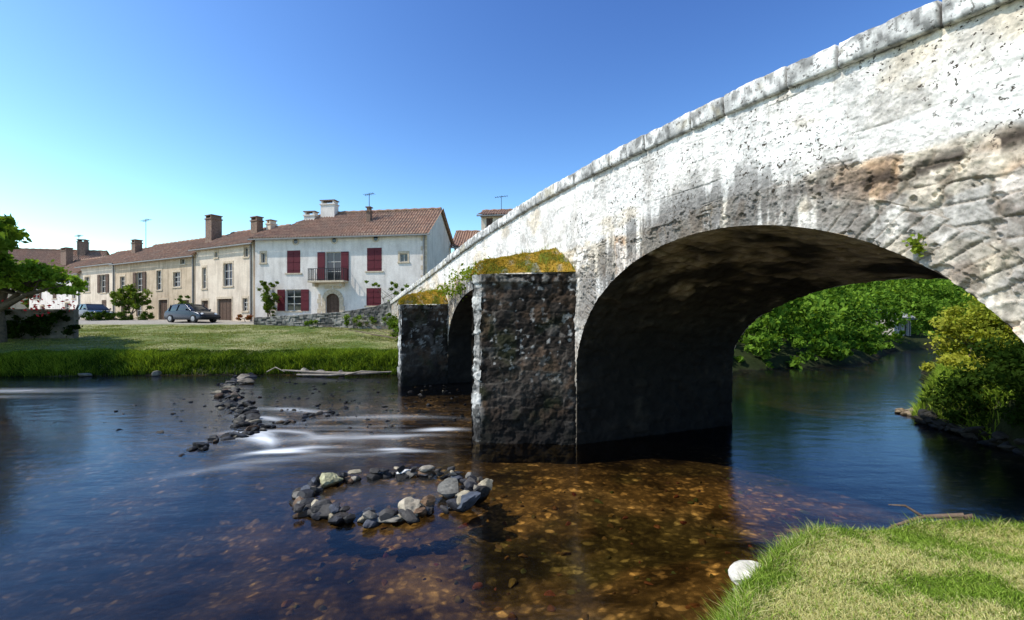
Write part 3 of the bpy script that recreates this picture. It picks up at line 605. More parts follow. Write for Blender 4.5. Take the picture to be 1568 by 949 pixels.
def house(name,A,Bp,z0,eave,rise,depth,wall,ops,hipL=0,hipR=0,over=.35,chims=(),extra=None,shut=None,rmat=None):
    rmat=rmat or M_roof
    h=B(A,Bp,z0); L=h.L
    us=sorted({0,L,*[o[0] for o in ops],*[o[1] for o in ops]}); zs=sorted({z0-1,eave,*[o[2] for o in ops],*[o[3] for o in ops]})
    for i in range(len(us)-1):
        for j in range(len(zs)-1):
            uc=(us[i]+us[i+1])/2;zc=(zs[j]+zs[j+1])/2
            if any(o[0]<uc<o[1] and o[2]<zc<o[3] for o in ops): continue
            h.quad('walls',(us[i],0,zs[j]),(us[i+1],0,zs[j]),(us[i+1],0,zs[j+1]),(us[i],0,zs[j+1]))
    rz=eave+rise; hd=depth/2
    for u,hip,fl in ((0,hipL,0),(L,hipR,1)):
        h.quad('walls',(u,-depth,z0-1),(u,0,z0-1),(u,0,eave),(u,-depth,eave))
        if hip==0: h.add('walls',[h.w(u,0,eave),h.w(u,-depth,eave),h.w(u,-hd,rz),h.w(u,-hd/2,(eave+rz)/2)],[(0,1,2,3)])
    h.quad('walls',(0,-depth,z0-1),(L,-depth,z0-1),(L,-depth,eave),(0,-depth,eave))
    for u0,u1,a,b,ty in ops:
        dp=.2
        for q in (((u0,0,a),(u0,-dp,a),(u0,-dp,b),(u0,0,b)),((u1,-dp,a),(u1,0,a),(u1,0,b),(u1,-dp,b)),((u0,-dp,b),(u1,-dp,b),(u1,0,b),(u0,0,b)),((u0,0,a),(u1,0,a),(u1,-dp,a),(u0,-dp,a))): h.quad('reveals',*q)
        t=.13
        if ty!='door_s' and ty!='closed' and ty!='win_sh':
            h.box('stone_surrounds',u0-t,u0,.0,.025,a,b); h.box('stone_surrounds',u1,u1+t,.0,.025,a,b); h.box('stone_surrounds',u0-t,u1+t,0,.027,b,b+.18)
            if ty!='door': h.box('stone_surrounds',u0-t-.04,u1+t+.04,0,.07,a-.12,a)
        elif ty!='door_s': h.box('stone_surrounds',u0-.15,u1+.15,0,.06,a-.1,a)
        if ty.startswith('closed'):
            m=(u0+u1)/2
            for x0,x1 in ((u0+.01,m-.01),(m+.01,u1-.01)):
                h.box('shutters',x0,x1,-.05,-.0,a,b)
                for zz in np.linspace(a+.25,b-.25,3): h.box('shutters',x0+.03,x1-.03,-.0,.02,zz-.05,zz+.05)
        elif ty.startswith('door'):
            h.box('doors',u0,u1,-.2,-.14,a,b)
            for k in range(1,4): h.box('doors',u0+(u1-u0)*k/4-.02,u0+(u1-u0)*k/4+.02,-.14,-.12,a,b)
        elif ty.startswith('win'):
            h.box('glass',u0,u1,-.2,-.16,a,b); f=.055; m=(u0+u1)/2
            for x in (u0+f/2,m,u1-f/2): h.box('window_frames',x-f/2,x+f/2,-.16,-.115,a,b)
            nz=3 if b-a>1 else 1
            for k in range(nz+1):
                z=a+(b-a)*k/nz; z=min(max(z,a+f/2),b-f/2); h.box('window_frames',u0,u1,-.16,-.12,z-f/2,z+f/2)
            if ty=='win_sh':
                wd=(u1-u0)*.5
                for x0 in (u0-wd-.05,u1+.05): 
                    h.box('shutters',x0,x0+wd,.03,.075,a,b)
                    for zz in np.linspace(a+.2,b-.2,3): h.box('shutters',x0+.03,x0+wd-.03,.075,.09,zz-.04,zz+.04)
    def slope(front):
        nv=16; step=.06; U=np.arange(-over,L+over+.01,step); Vv=np.linspace(0,1,nv)
        UU,VV=np.meshgrid(U,Vv,indexing='ij')
        lo=-over+(hipL+over)*VV if hipL else np.full_like(VV,-over); hi=L+over-(hipR+over)*VV if hipR else np.full_like(VV,L+over)
        UU=np.clip(UU,lo,hi)
        dd=over-(hd+over)*VV; zz=eave-over*rise/hd+(rise+over*rise/hd)*VV
        zz=zz+.06*np.sin(UU*2*math.pi/.24)+(fbm(UU*2,VV*9,3,5)-.5)*.10+.04*(np.floor(VV*15.99)%2)+.12*(fbm(UU*.3,VV*2,2,15)-.5)
        if not front: dd=-depth-dd
        X=h.A[0]+h.t[0]*UU+h.n[0]*dd;Y=h.A[1]+h.t[1]*UU+h.n[1]*dd
        return X,Y,zz+.08
    for (u,hip) in ((0,hipL),(L,hipR)):
        if hip:
            sgn=-1 if u==0 else 1
            h.add('hip_roof',[h.w(u+sgn*over,over,eave-over*rise/hd+.05),h.w(u+sgn*over,-depth-over,eave-over*rise/hd+.05),h.w(u-sgn*hip,-hd,rz+.07),h.w(u-sgn*hip,-hd+.01,rz+.07)],[(0,1,2,3)])
    h.box('cornice',-.05,L+.05,0,.16,eave-.22,eave-.02)
    h.box('gutter',-over,L+over,over-.02,over+.1,eave-over*rise/hd-.06,eave-over*rise/hd+.04)
    h.box('gutter',L-.28,L-.18,.02,.12,z0,eave-.2)
    for (u,d,zb,zt,wu,wd,ty) in chims:
        k='chimneys' if ty else 'chimneys_rendered'
        h.box(k,u-wu/2,u+wu/2,d-wd/2,d+wd/2,zb,zt); h.box(k,u-wu/2-.07,u+wu/2+.07,d-wd/2-.07,d+wd/2+.07,zt,zt+.1)
        for x in (-wu/2+.05,wu/2-.17): h.box(k,u+x,u+x+.12,d-wd/2,d+wd/2,zt+.1,zt+.35)
        h.box('chimney_caps',u-wu/2-.06,u+wu/2+.06,d-wd/2-.05,d+wd/2+.05,zt+.35,zt+.43)
    if extra: extra(h)
    e=h.emit(name,{'walls':wall,'reveals':wall,'stone_surrounds':M_trim,'shutters':shut or M_brown,'doors':M_brown,'glass':M_glass,'window_frames':M_frame,'cornice':M_trim,'gutter':M_steel_d,'chimneys':M_chim,'chimneys_rendered':wall,'chimney_caps':M_chim,'hip_roof':rmat,'iron':M_iron,'arch_stones':M_trim,'dark_round':M_glass})
    for i,f in enumerate((True,False)):
        X,Y,Z=slope(f); grid_mesh('roof_slope_%s'%('front' if f else 'back'),X,Y,Z,rmat,e,None,False)
    r0=hipL if hipL else -over; r1=L-hipR if hipR else L+over
    multi_tube('ridge_tiles',[([h.w(x,-hd,rz+.1+.02*(i%2)) for i,x in enumerate(np.arange(r0,r1,.4))],[.12+.03*(i%2) for i,x in enumerate(np.arange(r0,r1,.4))],6)],rmat,e)
    return e,h
def antenna(e,h,u,d,z0,z1,span=1.0):
    it=[([h.w(u,d,z0),h.w(u,d,z1)],[.03,.025],5),([h.w(u-span/2,d,z1-.15),h.w(u+span/2,d,z1-.05)],[.022,.022],4)]
    for k in np.linspace(-.5,.5,6): it.append(([h.w(u+k*span,d-.3,z1-.1+k*.1),h.w(u+k*span,d+.3,z1-.1+k*.1)],[.015,.015],4))
    multi_tube('antenna',it,M_iron,e)
def wh_extra(h):
    for u,z in ((3.7,8.88),(7.1,8.88),(10.65,8.95)):
        for i in range(16):
            a0=2*math.pi*i/16;a1=2*math.pi*(i+1)/16
            h.add('dark_round',[h.w(u+r*math.cos(a),.014,z+r*math.sin(a)) for a,r in ((a0,.2),(a1,.2),(a1,.01),(a0,.01))],[(0,1,2,3)])
            h.add('arch_stones',[h.w(u+r*math.cos(a),.03,z+r*math.sin(a)) for a,r in ((a0,.31),(a1,.31),(a1,.19),(a0,.19))],[(0,1,2,3)])
    cu,zs=6.95,4.0
    for i in range(9):
        a0=math.pi*i/9;a1=math.pi*(i+1)/9-.03
        p=[h.w(cu+r*math.cos(a),d,zs+r*math.sin(a)) for d in (.06,0) for a,r in ((a0,.95),(a1,.95),(a1,.6),(a0,.6))]
        h.add('arch_stones',p,[(0,1,2,3),(0,4,5,1),(2,6,7,3),(1,5,6,2),(3,7,4,0)])
    for k in range(5):
        for sx in (-1,1): 
            w_=.42 if k%2 else .32; a,b=(cu+.6,cu+.6+w_) if sx>0 else (cu-.6-w_,cu-.6); h.box('arch_stones',a,b,0,.055,2.0+.4*k,2.39+.4*k)
    for k in range(5):
        h.box('arch_stones',cu-1.25-.1*(k%2),cu-1.04,0,.018,2.6+.4*k,2.97+.4*k)
    for i in range(8):
        a0=math.pi*i/8;a1=math.pi*(i+1)/8
        h.add('walls',[h.w(cu+.6*math.cos(a0),.003,zs+.6*math.sin(a0)),h.w(cu+.6*math.cos(a1),.003,zs+.6*math.sin(a1)),h.w(cu+.6*math.cos(a1),.003,zs+.64),h.w(cu+.6*math.cos(a0),.003,zs+.64)],[(0,1,2,3)])
    h.box('arch_stones',cu-.7,cu-.05,0,.02,4.98,5.2); h.box('arch_stones',cu+.05,cu+.75,0,.02,4.98,5.2)
    h.box('arch_stones',5.2,8.3,0,.75,5.45,5.6)
    for u in (5.6,7.9): h.box('arch_stones',u-.1,u+.1,0,.55,5.15,5.45)
    for u in np.linspace(5.25,8.25,20): h.box('iron',u-.015,u+.015,.70,.73,5.6,6.55)
    for z in (5.7,6.55): h.box('iron',5.23,8.27,.69,.74,z-.02,z+.02)
    for u in (5.25,8.25):
        h.box('iron',u-.015,u+.015,.02,.70,6.53,6.57); 
        for d_ in np.linspace(.1,.6,4): h.box('iron',u-.015,u+.015,d_-.012,d_+.012,5.6,6.53)
    for k in range(18):
        z=2.2+.38*k; w_=.5 if k%2 else .34
        h.box('arch_stones',14.88-w_,14.90,0,.012,z,z+.35)
WA=(-21.35,38.0);WB=(-6.65,35.7)
e,h=house('white_house',WA,WB,2.0,9.35,2.45,6.6,M_white,
 [(2.9,4.1,6.3,8.15,'closed'),(6.35,7.65,5.6,7.95,'win_sh'),(9.9,11.15,6.35,8.2,'closed'),(12.65,13.3,7.05,7.7,'win'),(2.8,4.15,3.2,4.95,'win_sh'),(6.35,7.55,2.1,4.6,'door_s'),(9.85,11.1,3.6,5.0,'closed'),(.55,.95,7.2,8.0,'win')],
 hipL=4.2,chims=[(3.4,-2.6,10.2,11.5,1.0,.6,0),(4.9,-3.0,10.6,12.5,1.3,.7,0),(9.2,-1.8,10.2,11.5,.35,.4,1)],extra=wh_extra,shut=M_maroon)
antenna(e,h,9.2,-1.8,11.9,13.1,.8)
RT=np.array([-.89,.456])
def rp(t): return (-21.6+RT[0]*t,38.25+RT[1]*t)
e,h=house('cream_row_house',rp(8.5),rp(.1),1.9,9.0,1.9,7,M_cream,
 [(1.1,1.7,5.3,7.2,'win'),(4.3,5.6,5.4,7.4,'win'),(3.4,5.5,1.9,4.3,'door'),(3.0,3.4,8.0,8.5,'win'),(7.0,7.7,3.2,4.3,'win'),(7.2,7.8,7.8,8.6,'win'),(1.0,2.0,2.0,4.2,'door')],chims=[(5.0,-2.6,9.9,11.5,.9,.6,1),(6.2,-3.2,10,11.2,.6,.6,0)])
e,h=house('tan_row_house',rp(23.4),rp(8.6),1.9,8.5,2.3,7.5,M_tan,
 [(1.0,2.0,5.6,7.0,'win'),(4.4,5.6,5.3,7.3,'win_sh'),(8.2,9.1,5.4,7.3,'win'),(11.2,12.4,5.6,7.0,'win'),(8.6,10.2,1.9,4.4,'door'),(12.6,13.9,2.0,4.3,'door'),(4.3,5.4,2.8,4.6,'win'),(1.2,2.2,1.9,4.2,'door'),(12.4,13.2,7.7,8.2,'win')],chims=[(13.7,-2.3,9.6,12.2,1.0,1.0,1)])
e,h=house('pale_row_house',rp(31.5),rp(23.5),1.9,8.6,1.9,7,M_cream,
 [(1.0,2.2,5.6,7.3,'win'),(4.8,6.0,5.4,7.4,'win_sh'),(1.3,2.4,1.9,4.2,'door'),(5.0,6.1,3.0,4.6,'closed')],chims=[(7.0,-2.4,9.5,11.0,.8,.7,1)])
antenna(e,h,7.6,-3,10.4,13.8,1.4)
e,h=house('low_row_house',rp(46),rp(31.6),1.9,7.9,2.2,7,M_white,[(2.0,3.1,5.0,6.8,'win_sh'),(7,8.1,5,6.8,'closed'),(10.5,11.6,2.8,4.4,'win'),(3.5,4.6,1.9,4.1,'door'),(12.4,13.2,4.9,6.6,'win')],chims=[(3.2,-2.6,9.5,11.4,1.6,.7,1)])
antenna(e,h,5.5,-3,10,13.4,1.0)
e,h=house('old_house',(-75,58),(-58,62),1.9,8.2,4.0,9,M_tan,[(12,13.2,5,6.8,'closed'),(5,6.2,5,6.8,'closed'),(12,13.2,2.5,4.3,'win')],chims=[(15,-4,11.5,13.4,1.0,.8,1)])
e,h=house('house_beyond_bridge',(-5.3,42),(6,42),1.9,9.2,2.0,8,M_cream,[(1,2,5.5,7.2,'closed'),(4,5,5.5,7.2,'closed')])
e,h=house('dormer_house',(-2.9,43),(.0,42.6),1.9,12.3,.8,4.5,M_cream,[(.5,1.1,11.2,12.0,'closed'),(1.9,2.5,11.2,12.0,'closed')])
antenna(e,h,1.6,-2,13,14.6,1.2)
M_slate=simple('weathered_grey_roof',(.26,.26,.26),.85,.3,5,bs=.5,bd=.03)
e,h=house('riverside_cottage',(34.2,40.9),(36.6,42.0),.8,2.7,.6,2.6,stucco('grey_render',(.46,.44,.40),(.25,.24,.2),.6),[(.5,1.1,1.5,2.3,'win'),(1.6,2.2,.9,2.3,'door')],rmat=M_slate)
def ramp_wall():
    pts=np.array([s2(-23.9),(-9.6,31.6),(-12.2,32.4),(-15.5,33.0),(-19,33.6)]); zt=[3.85,3.4,3.05,2.85,2.65]
    seg_=np.concatenate([[0],np.cumsum(np.linalg.norm(np.diff(pts,axis=0),axis=1))]); L=seg_[-1]
    u=np.arange(0,L,.06); x=np.interp(u,seg_,pts[:,0]);y=np.interp(u,seg_,pts[:,1]);z1=np.interp(u,seg_,zt)
    V=np.linspace(0,1,28); U,VV=np.meshgrid(u,V,indexing='ij')
    t=np.gradient(np.stack([x,y],1),axis=0); t/=np.linalg.norm(t,axis=1)[:,None]
    nx,ny=t[:,1:2]*-1,t[:,0:1]
    sgn=np.sign(-(nx*x[:,None]+ny*y[:,None])); nx=nx*sgn;ny=ny*sgn
    zb=.9; Z=zb+(z1[:,None]-zb)*np.minimum(VV/.9,1)
    d,r1,r2=blocks(U,Z,71,(.12,.22),(.2,.45),.05); j=1-sm(d,.005,.03)
    off=(r1-.5)*.06-j*.03 - np.where(VV>.9,(VV-.9)/.1*.45,0)
    c=mix((.10,.095,.085),(.32,.30,.26),sm(fbm(U,Z,3,72)+.4*(r1-.5),.3,.7)); c=mix(c,(.03,.03,.025),j*.7)
    grid_mesh('ramp_wall',x[:,None]+nx*off,y[:,None]+ny*off,Z+.03*(r2-.5),M_pier,None,c,False)
ramp_wall()
def blob_bush(name,c,r,k,per,size,c0,c1,seed): return tree(name,(c[0],c[1],th(c[0],c[1])),[(c[0],c[1],c[2],*r)],k,per,size,c0,c1,seed,.04,.8)
blob_bush('climbing_vine',(-19.6,37.0,4.3),(.55,.35,1.2),26,90,.16,(.05,.09,.01),(.16,.22,.04),31)
tree('climbing_vine',(-20.1,37.4,2.2),[(-20.3,37.3,5.2,.5,.3,.6),(-19.3,37.2,5.4,.4,.3,.4),(-19.8,37.3,3.3,.4,.3,.9)],24,80,.15,(.05,.09,.01),(.16,.22,.04),32,.06)
tree('wisteria',(-9.3,35.2,2.2),[(-10.6,35.4,5.3,.7,.35,.3),(-9.0,35.1,5.1,.6,.35,.35),(-8.2,35.0,4.6,.7,.4,.45),(-8.8,34.6,3.6,.9,.5,.6)],34,90,.16,(.05,.09,.01),(.17,.24,.04),33,.05)
tree('garden_tree',(-35.2,42.3,2.1),[(-35.2,42.3,4.6,1.5,1.1,.9),(-34.2,42.2,3.8,.8,.7,.6),(-36.2,42.4,3.9,.9,.8,.7)],45,100,.22,(.05,.09,.01),(.15,.21,.04),34,.1)
tree('rose_bush',(-28.6,40.2,2.1),[(-28.6,40.2,3.5,.6,.5,.7),(-29,40.2,4.3,.5,.3,.4)],20,80,.18,(.04,.08,.01),(.12,.18,.04),35,.05)
for i,(x,y) in enumerate([(-36.8,41.0),(-35.4,40.6),(-34.0,40.2),(-36.1,39.4),(-32.4,40.4)]):
    blob_bush('topiary_bush',(x,y,2.7),(.62,.6,.52),22,90,.12,(.02,.05,.008),(.07,.12,.02),40+i)
tree('potted_geranium',(-21.8,37.3,2.2),[(-21.8,37.2,2.6,.5,.4,.35)],10,60,.14,(.06,.08,.02),(.35,.06,.04),60,.03)
g=B((-35.6,25.0),(-25.2,26.4),1)
h=g; h.box('stones',0,10.4,-.35,0,.6,3.0)
for k in range(16): h.box('stones',k*.65,k*.65+.62,-.4,.06,3.0,3.12)
h.emit('garden_wall',{'stones':simple('garden_wall_stone',(.16,.14,.11),.95,.4,4,bs=.8,bd=.05)})
rng=np.random.RandomState(9); bl=[(-35.8+i*1.0,24.8+i*.135,2.4+rng.uniform(-.3,.3),.8,.5,.8) for i in range(11)]
tree('ivy_hedge',(-29,25.5,1.6),bl,170,120,.15,(.008,.02,.004),(.035,.06,.01),50,.04)
V,F,c=leaf_cloud(np.array([(-32+i*.75+rng.uniform(-.3,.3),24.3+i*.13,3.15+rng.uniform(-.35,.35)) for i in range(10)]),np.full(10,.5),26,.17,(.6,.02,.05),(.7,.05,.08),rng); fast_mesh('red_roses',V,F,M_leaf,None,c)
rng=np.random.RandomState(12)
def weeds(name,cs,per,size,r=.1):
    cs=np.array(cs); V,F,c=leaf_cloud(cs,np.full(len(cs),r),per,size,(.08,.13,.01),(.24,.30,.04),rng,1); fast_mesh(name,V,F,M_leaf,None,c)
def fp(s_,z,o=.07): q=s2(s_,-o); return (q[0],q[1],z)
weeds('wall_fern',[fp(5.83,3.28),fp(5.86,3.22)],45,.05,.05)
weeds('wall_fern',[fp(-9.5+.4*k,3.9+rng.uniform(-.35,.45),.15) for k in range(14)]+[fp(-15+.6*k,3.6+rng.uniform(-.3,.3),.15) for k in range(9)],60,.12,.25)
weeds('pier_shrub',[fp(-10.5,3.5,.9),fp(-11,3.5,.7)],80,.09,.3)
bush('bank_shrub',[(-5.6,24.5,1.9,.8,.8,.6),(-6.5,26,2.1,.8,.8,.6),(-5.2,22.8,1.4,.7,.6,.6),(-8,30.3,2.5,1,.6,.4),(-10.5,31.4,2.4,1.2,.5,.35),(-14,32.2,2.2,1.2,.4,.25)],70,110,.13,(.05,.1,.01),(.18,.26,.04),66)

# ------------------------------------------------------------------ grass
def scatter(x0,x1,y0,y1,n,rng,cond):
    x=rng.uniform(x0,x1,n);y=rng.uniform(y0,y1,n);h_,i_,d_,df_,dn_=terr(x,y); m=(~i_)&cond(x,y,d_,df_,dn_)
    return x[m],y[m],h_[m],d_[m]
rng=np.random.RandomState(77)
x,y,z,dd=scatter(.4,6.2,2.2,5.2,300000,rng,lambda x,y,d,df,dn:(d>.0)&((x-P0[0])*PD[0]+(y-P0[1])*PD[1]<4.3)&(x>.25*y))
n=len(x); patch=fbm(x*1.8,y*1.8,4,91); edge=1-sm(dd,.1,.55)
hh=(.025+.035*rng.rand(n)*(.5+patch)+edge*.17*rng.rand(n)**1.8*(.1+1.5*patch))
dry=np.clip(sm(patch,.36,.56)*(1-.8*edge),0,1); pick=rng.rand(n)<dry*.85
P=np.stack([x,y,z-.01],1)
g_=~pick; dk=g_&(rng.rand(n)<.35)
blades('bank_grass',P[g_&~dk],hh[g_&~dk],.007,.9,(.14,.25,.02),(.34,.44,.08),None,rng=rng)
blades('bank_grass',P[dk],hh[dk],.007,1.0,(.06,.12,.012),(.14,.22,.03),None,rng=rng)
blades('dry_grass',P[pick],hh[pick]*.8,.007,1.3,(.40,.38,.14),(.66,.62,.30),None,rng=rng,root=.75)
x,y,z,dd=scatter(-24,-4.3,20,23.6,100000,rng,lambda x,y,d,df,dn:(df<dn)&(d<1.9))
clump=fbm(x*1.1,y*1.1,4,17)
hh=rng.uniform(.10,.5,len(x))*(1-.6*sm(dd,.5,1.9))*(.15+1.5*clump)
f=(rng.rand(len(x))<sm(clump,.38,.62)*.6+.12)
P=np.stack([x,y,z-.02],1)
blades('river_reeds',P[f],hh[f],.03,.9,(.09,.15,.012),(.24,.33,.035),None,rng=rng,root=.25)
blades('river_reeds',P[~f],hh[~f],.03,.9,(.018,.04,.006),(.07,.12,.015),None,rng=rng,root=.2)
x,y,z,dd=scatter(-30,-4,22,35,90000,rng,lambda x,y,d,df,dn:(df<dn)&(d<13))
m=rng.rand(len(x))<sm(fbm(x*.5,y*.9,3,23),.4,.6)*.8+.2
blades('lawn_grass',np.stack([x,y,z-.01],1)[m],rng.uniform(.03,.08,m.sum()),.03,1.0,(.11,.16,.03),(.27,.27,.10),None,rng=rng,root=.9)
x,y,z,dd=scatter(9.5,15,9.5,16,34000,rng,lambda x,y,d,df,dn:(dn<df)&(d<1.6)&(x>8.8))
blades('right_bank_grass',np.stack([x,y,z-.02],1),rng.uniform(.12,.35,len(x)),.025,.9,(.10,.19,.015),(.32,.42,.06),None,rng=rng,root=.4)

# ------------------------------------------------------------------ rocks
import bmesh
bm=bmesh.new(); bmesh.ops.create_icosphere(bm,subdivisions=3,radius=1); bm.verts.ensure_lookup_table()
IV=np.array([v.co[:] for v in bm.verts]); IF=np.array([[v.index for v in f.verts] for f in bm.faces]); bm.free()
def rock(rng,c,r,col):
    k=rng.randint(7,11); nn=rng.normal(0,1,(k,3));nn/=np.linalg.norm(nn,axis=1)[:,None]; hh=rng.uniform(.5,1,k)
    dt=IV@nn.T; rr=np.where(dt>.05,hh/np.maximum(dt,.05),9).min(1); rr=np.minimum(rr,1.3)
    sc=np.array([rng.uniform(.8,1.6),rng.uniform(.65,1.1),rng.uniform(.4,.8)])*r; v=IV*rr[:,None]*sc
    v+= (rng.rand(len(v),1)-.5)*.05*r
    a=rng.uniform(0,6.3);b=rng.uniform(-.6,.6); R=np.array([[math.cos(a),-math.sin(a),0],[math.sin(a),math.cos(a),0],[0,0,1]])@np.array([[1,0,0],[0,math.cos(b),-math.sin(b)],[0,math.sin(b),math.cos(b)]])
    v=v@R.T+np.array(c)
    cc=np.array(col)[None]*np.ones((len(v),1)); 
    mot=fbm(v[:,0]*14,v[:,1]*14+v[:,2]*9,3,int(rng.randint(99)))[:,None]; cc=cc*(.45+1.1*mot)
    wet=1-sm(v[:,2],.01,.07); cc=cc*(1-.8*wet[:,None])
    return v,cc
def rocks(name,lst,rng):
    V=[];C=[];F=[];o=0
    for c,r,col in lst:
        v,cc=rock(rng,c,r,col);V.append(v);C.append(cc);F.append(IF+o);o+=len(v)
    return fast_mesh(name,np.vstack(V),np.vstack(F),M_rock,None,np.vstack(C))
pal=[(.17,.155,.13),(.06,.055,.05),(.34,.29,.20),(.022,.022,.024),(.16,.10,.06),(.07,.075,.09),(.26,.23,.18),(.045,.04,.036),(.035,.035,.04),(.03,.028,.026)]
rng=np.random.RandomState(31); L=[]
cx,cy=-1.78,6.72
for i in range(70):
    a=2*math.pi*i/70+rng.uniform(-.05,.05); f=rng.uniform(.90,1.08)
    x=cx+1.25*math.cos(a)*f; y=cy+.86*math.sin(a)*f+.10*math.cos(a)
    r=rng.uniform(.06,.13)*(1.1 if math.sin(a)<.2 else .85); L.append(((x,y,rng.uniform(-.01,.05)),r,pal[rng.randint(len(pal))]))
    if rng.rand()<.7: L.append(((x+rng.uniform(-.07,.07),y+rng.uniform(-.07,.07),.11),r*.7,pal[rng.randint(len(pal))]))
L+=[((-2.85,7.1,.10),.22,(.36,.34,.20)),((-.95,6.75,.10),.17,(.20,.19,.16)),((-.62,6.25,.09),.18,(.07,.08,.10)),((-1.35,6.0,.08),.17,(.40,.34,.25)),((-1.3,5.92,.03),.14,(.06,.055,.05)),((-3.0,6.75,.03),.1,(.12,.09,.06)),((-2.95,6.45,-.02),.12,(.07,.06,.05)),((-1.75,7.55,.07),.10,(.6,.6,.58))]
rocks('rock_ring',L,rng)
L=[]
def line(pts,n,w,r0,r1,zr=(-.05,.05)):
    pts=np.array(pts,float);sg=np.concatenate([[0],np.cumsum(np.linalg.norm(np.diff(pts,axis=0),axis=1))])
    for k in range(n):
        t=rng.uniform(0,sg[-1]); L.append(((np.interp(t,sg,pts[:,0])+rng.normal(0,w),np.interp(t,sg,pts[:,1])+rng.normal(0,w),rng.uniform(*zr)),rng.uniform(r0,r1),tuple(np.array(pal[rng.randint(len(pal))])*.5)))
line([(-12,21),(-11.2,18),(-9.3,15),(-7.6,12.8),(-6.6,11.3),(-6.0,10.3),(-6.3,9.3),(-6.2,8.8)],220,.16,.06,.16,(-.06,.02))
line([(-6.2,10.2),(-5.6,11.4),(-4.8,13.2)],45,.12,.05,.11,(-.05,.02))
L+=[((-9.1,15.0,.08),.2,(.14,.11,.08)),((-10.6,18.2,.1),.28,(.16,.13,.10)),((-11.4,19.5,.1),.28,(.2,.17,.13))]
for k in range(420):
    x=rng.normal(-5.5,3.0);y=rng.normal(14.5,2.6)
    if y<10.3 or y>20.3: continue
    L.append(((x,y,rng.uniform(-.05,.0)),rng.uniform(.03,.07),tuple(np.array(pal[rng.randint(len(pal))])*.5)))
rocks('weir_rocks',L,rng)
L=[]
for k in range(240):
    x=rng.uniform(-2.5,5);y=rng.uniform(3.9,8.5); hz,i_,*_=terr(np.array([x]),np.array([y]))
    if i_[0]: L.append(((x,y,float(hz[0])+.0),rng.uniform(.02,.06),(rng.uniform(.2,.6),rng.uniform(.14,.38),.10)))
rocks('submerged_stones',L,rng)
L=[((2.34,4.30,.17),.16,(.62,.58,.50)),((2.15,4.1,.08),.12,(.5,.46,.4)),((2.5,4.45,.1),.13,(.45,.4,.33)),((1.85,3.9,.03),.1,(.3,.26,.2)),((2.22,4.2,.02),.13,(.35,.3,.25))]
for k in range(60):
    t=k/60; L.append(((9.65+.65*t+rng.uniform(-.1,.1),8.0+3.6*t,rng.uniform(-.04,.22)),rng.uniform(.06,.15),(.03,.028,.022)))
for k in range(14): L.append(((10.5+rng.uniform(0,1.0),12+rng.uniform(0,.8)+.0,.02),rng.uniform(.06,.14),(.30,.23,.15)))
rocks('bank_stones',L,rng)
L=[((-9.4,20.9,.12),.26,(.26,.24,.19)),((-8.8,20.8,.10),.24,(.22,.2,.17)),((-16,20.6,.08),.16,(.2,.18,.13)),((-19,20.3,.08),.14,(.2,.18,.13)),((-7.7,20.6,.1),.18,(.16,.14,.12))]
rocks('shore_boulders',L,rng)
it=[([(-10.4,20.7,.25),(-8.6,20.4,.18),(-6.8,20.3,.14),(-5.4,20.5,.2)],[.03,.06,.055,.03],7),([(-9.6,20.4,.08),(-8.0,20.1,.1),(-6.2,20.4,.2)],[.04,.05,.02],7),([(-11.2,20.9,.15),(-10.6,20.5,.4),(-10.2,20.5,.2)],[.03,.025,.02],6),([(-7.4,20.2,.1),(-6.6,20.0,.28),(-5.6,20.1,.24)],[.03,.03,.015],6)]
multi_tube('driftwood',it,simple('bleached_wood',(.24,.2,.16),.9,.3,6,bs=.6,bd=.02),None)
it=[([(4.7,4.75,.55),(4.45,4.95,.45),(4.2,5.05,.3),(4.0,5.15,.02)],[.03,.024,.016,.008],6),([(4.45,4.95,.45),(4.3,5.0,.55),(4.2,5.1,.52)],[.018,.012,.006],5),([(4.9,4.85,.5),(4.6,5.1,.3),(4.5,5.2,.03)],[.03,.02,.01],6)]
multi_tube('exposed_roots',it,simple('root_wood',(.13,.09,.065),.9,.3,9,bs=.6,bd=.02),None)

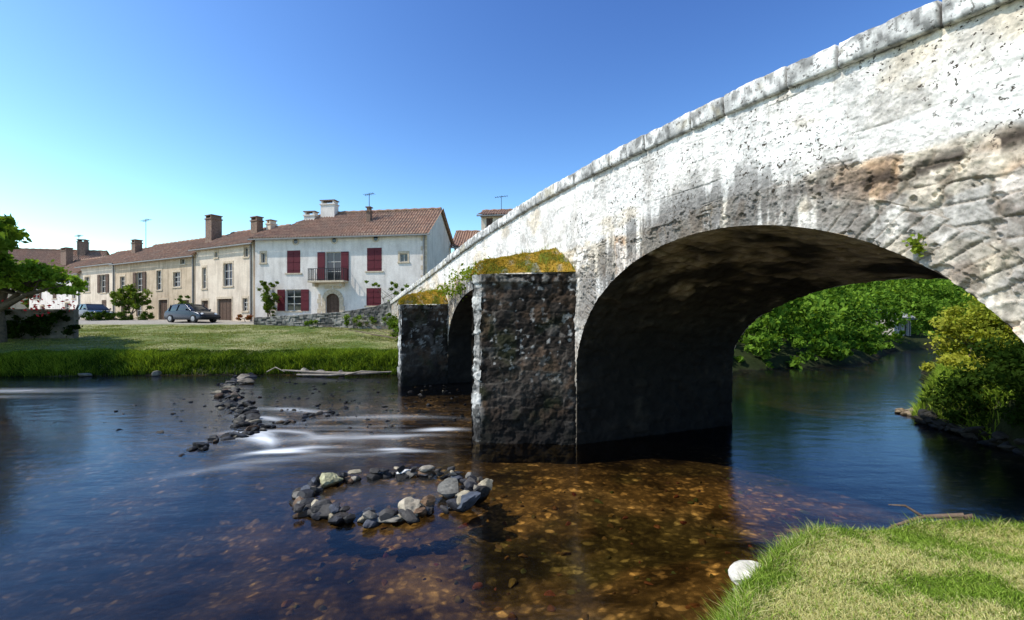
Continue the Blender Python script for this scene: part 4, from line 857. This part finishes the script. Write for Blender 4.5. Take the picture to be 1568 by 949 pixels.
# ------------------------------------------------------------------ cars
def car(name,loc,rot,paint):
    e=empty(name,loc); e.rotation_euler=(0,0,rot)
    def prof(nm,pts,w0,w1,mat,bev=.05):
        zmin=min(p[1] for p in pts);zmax=max(p[1] for p in pts); n=len(pts);V=[];F=[]
        for sy in (-1,1):
            for x,z in pts:
                wv=w0+(w1-w0)*(z-zmin)/(zmax-zmin); V.append((x,sy*wv/2,z))
        me=bpy.data.meshes.new(nm); F=[tuple(range(n))[::-1],tuple(range(n,2*n))]+[(i,(i+1)%n,n+(i+1)%n,n+i) for i in range(n)]
        me.from_pydata(V,[],F); me.materials.append(mat); o=link(bpy.data.objects.new(nm,me),e)
        b=o.modifiers.new('b','BEVEL'); b.width=bev; b.segments=3; b.limit_method='ANGLE'
        for p in me.polygons: p.use_smooth=True
        return o
    prof('body',[(-2.05,.3),(-2.1,.62),(-1.98,.9),(-.1,.98),(.95,.93),(1.75,.76),(2.05,.58),(2.08,.3),(1.75,.22),(-1.8,.22)],1.72,1.62,paint,.07)
    prof('greenhouse',[(-1.9,.9),(-1.55,1.36),(-1.1,1.43),(.1,1.44),(.95,.94),(.9,.85),(-1.8,.85)],1.6,1.2,M_glass,.05)
    prof('roof_panel',[(-1.58,1.38),(-1.1,1.455),(.1,1.465),(.2,1.41),(-1.5,1.37)],1.26,1.2,paint,.02)
    for i,(x0,x1) in enumerate(((-1.62,-1.52),(-.72,-.62),(.02,.95))):
        it=[]
        for sy in (-1,1):
            if i<2: it.append(([(x0+.05,sy*.8,.92),(x0+.1,sy*.64,1.42)],[.035,.03],5))
            else: it.append(([(x1,sy*.78,.94),(x0+.1,sy*.62,1.44)],[.035,.03],5))
        multi_tube('pillars_%d'%i,it,paint,e)
    for x in (-1.3,1.3):
        for sy in (-1,1):
            it=[([(x,sy*.66,.31),(x,sy*.88,.31)],[.31,.31],20),([(x,sy*.88,.31),(x,sy*.885,.31)],[.31,.2],20)]; multi_tube('tyre',it,M_rubber,e)
            multi_tube('hub',[([(x,sy*.86,.31),(x,sy*.89,.31)],[.2,.19],14),([(x,sy*.89,.31),(x,sy*.9,.31)],[.19,.01],14)],M_steel,e)
    for sy in (-1,1):
        multi_tube('headlamp',[([(1.86,sy*.55,.66),(2.02,sy*.58,.62)],[.13,.07],8)],M_lamp,e)
        multi_tube('wing_mirror',[([(.75,sy*.82,.98),(.72,sy*.98,1.02)],[.05,.08],6)],paint,e)
    prof('bumper',[(2.02,.3),(2.14,.34),(2.14,.46),(2.04,.5)],1.6,1.6,M_rubber,.02)
    return e
car('parked_car',(-25.6,36.6,th(-25.6,36.6)),-.35,M_carblue)
car('parked_car',(-38.4,42.0,th(-38.4,42.0)),-.5,M_carblue)
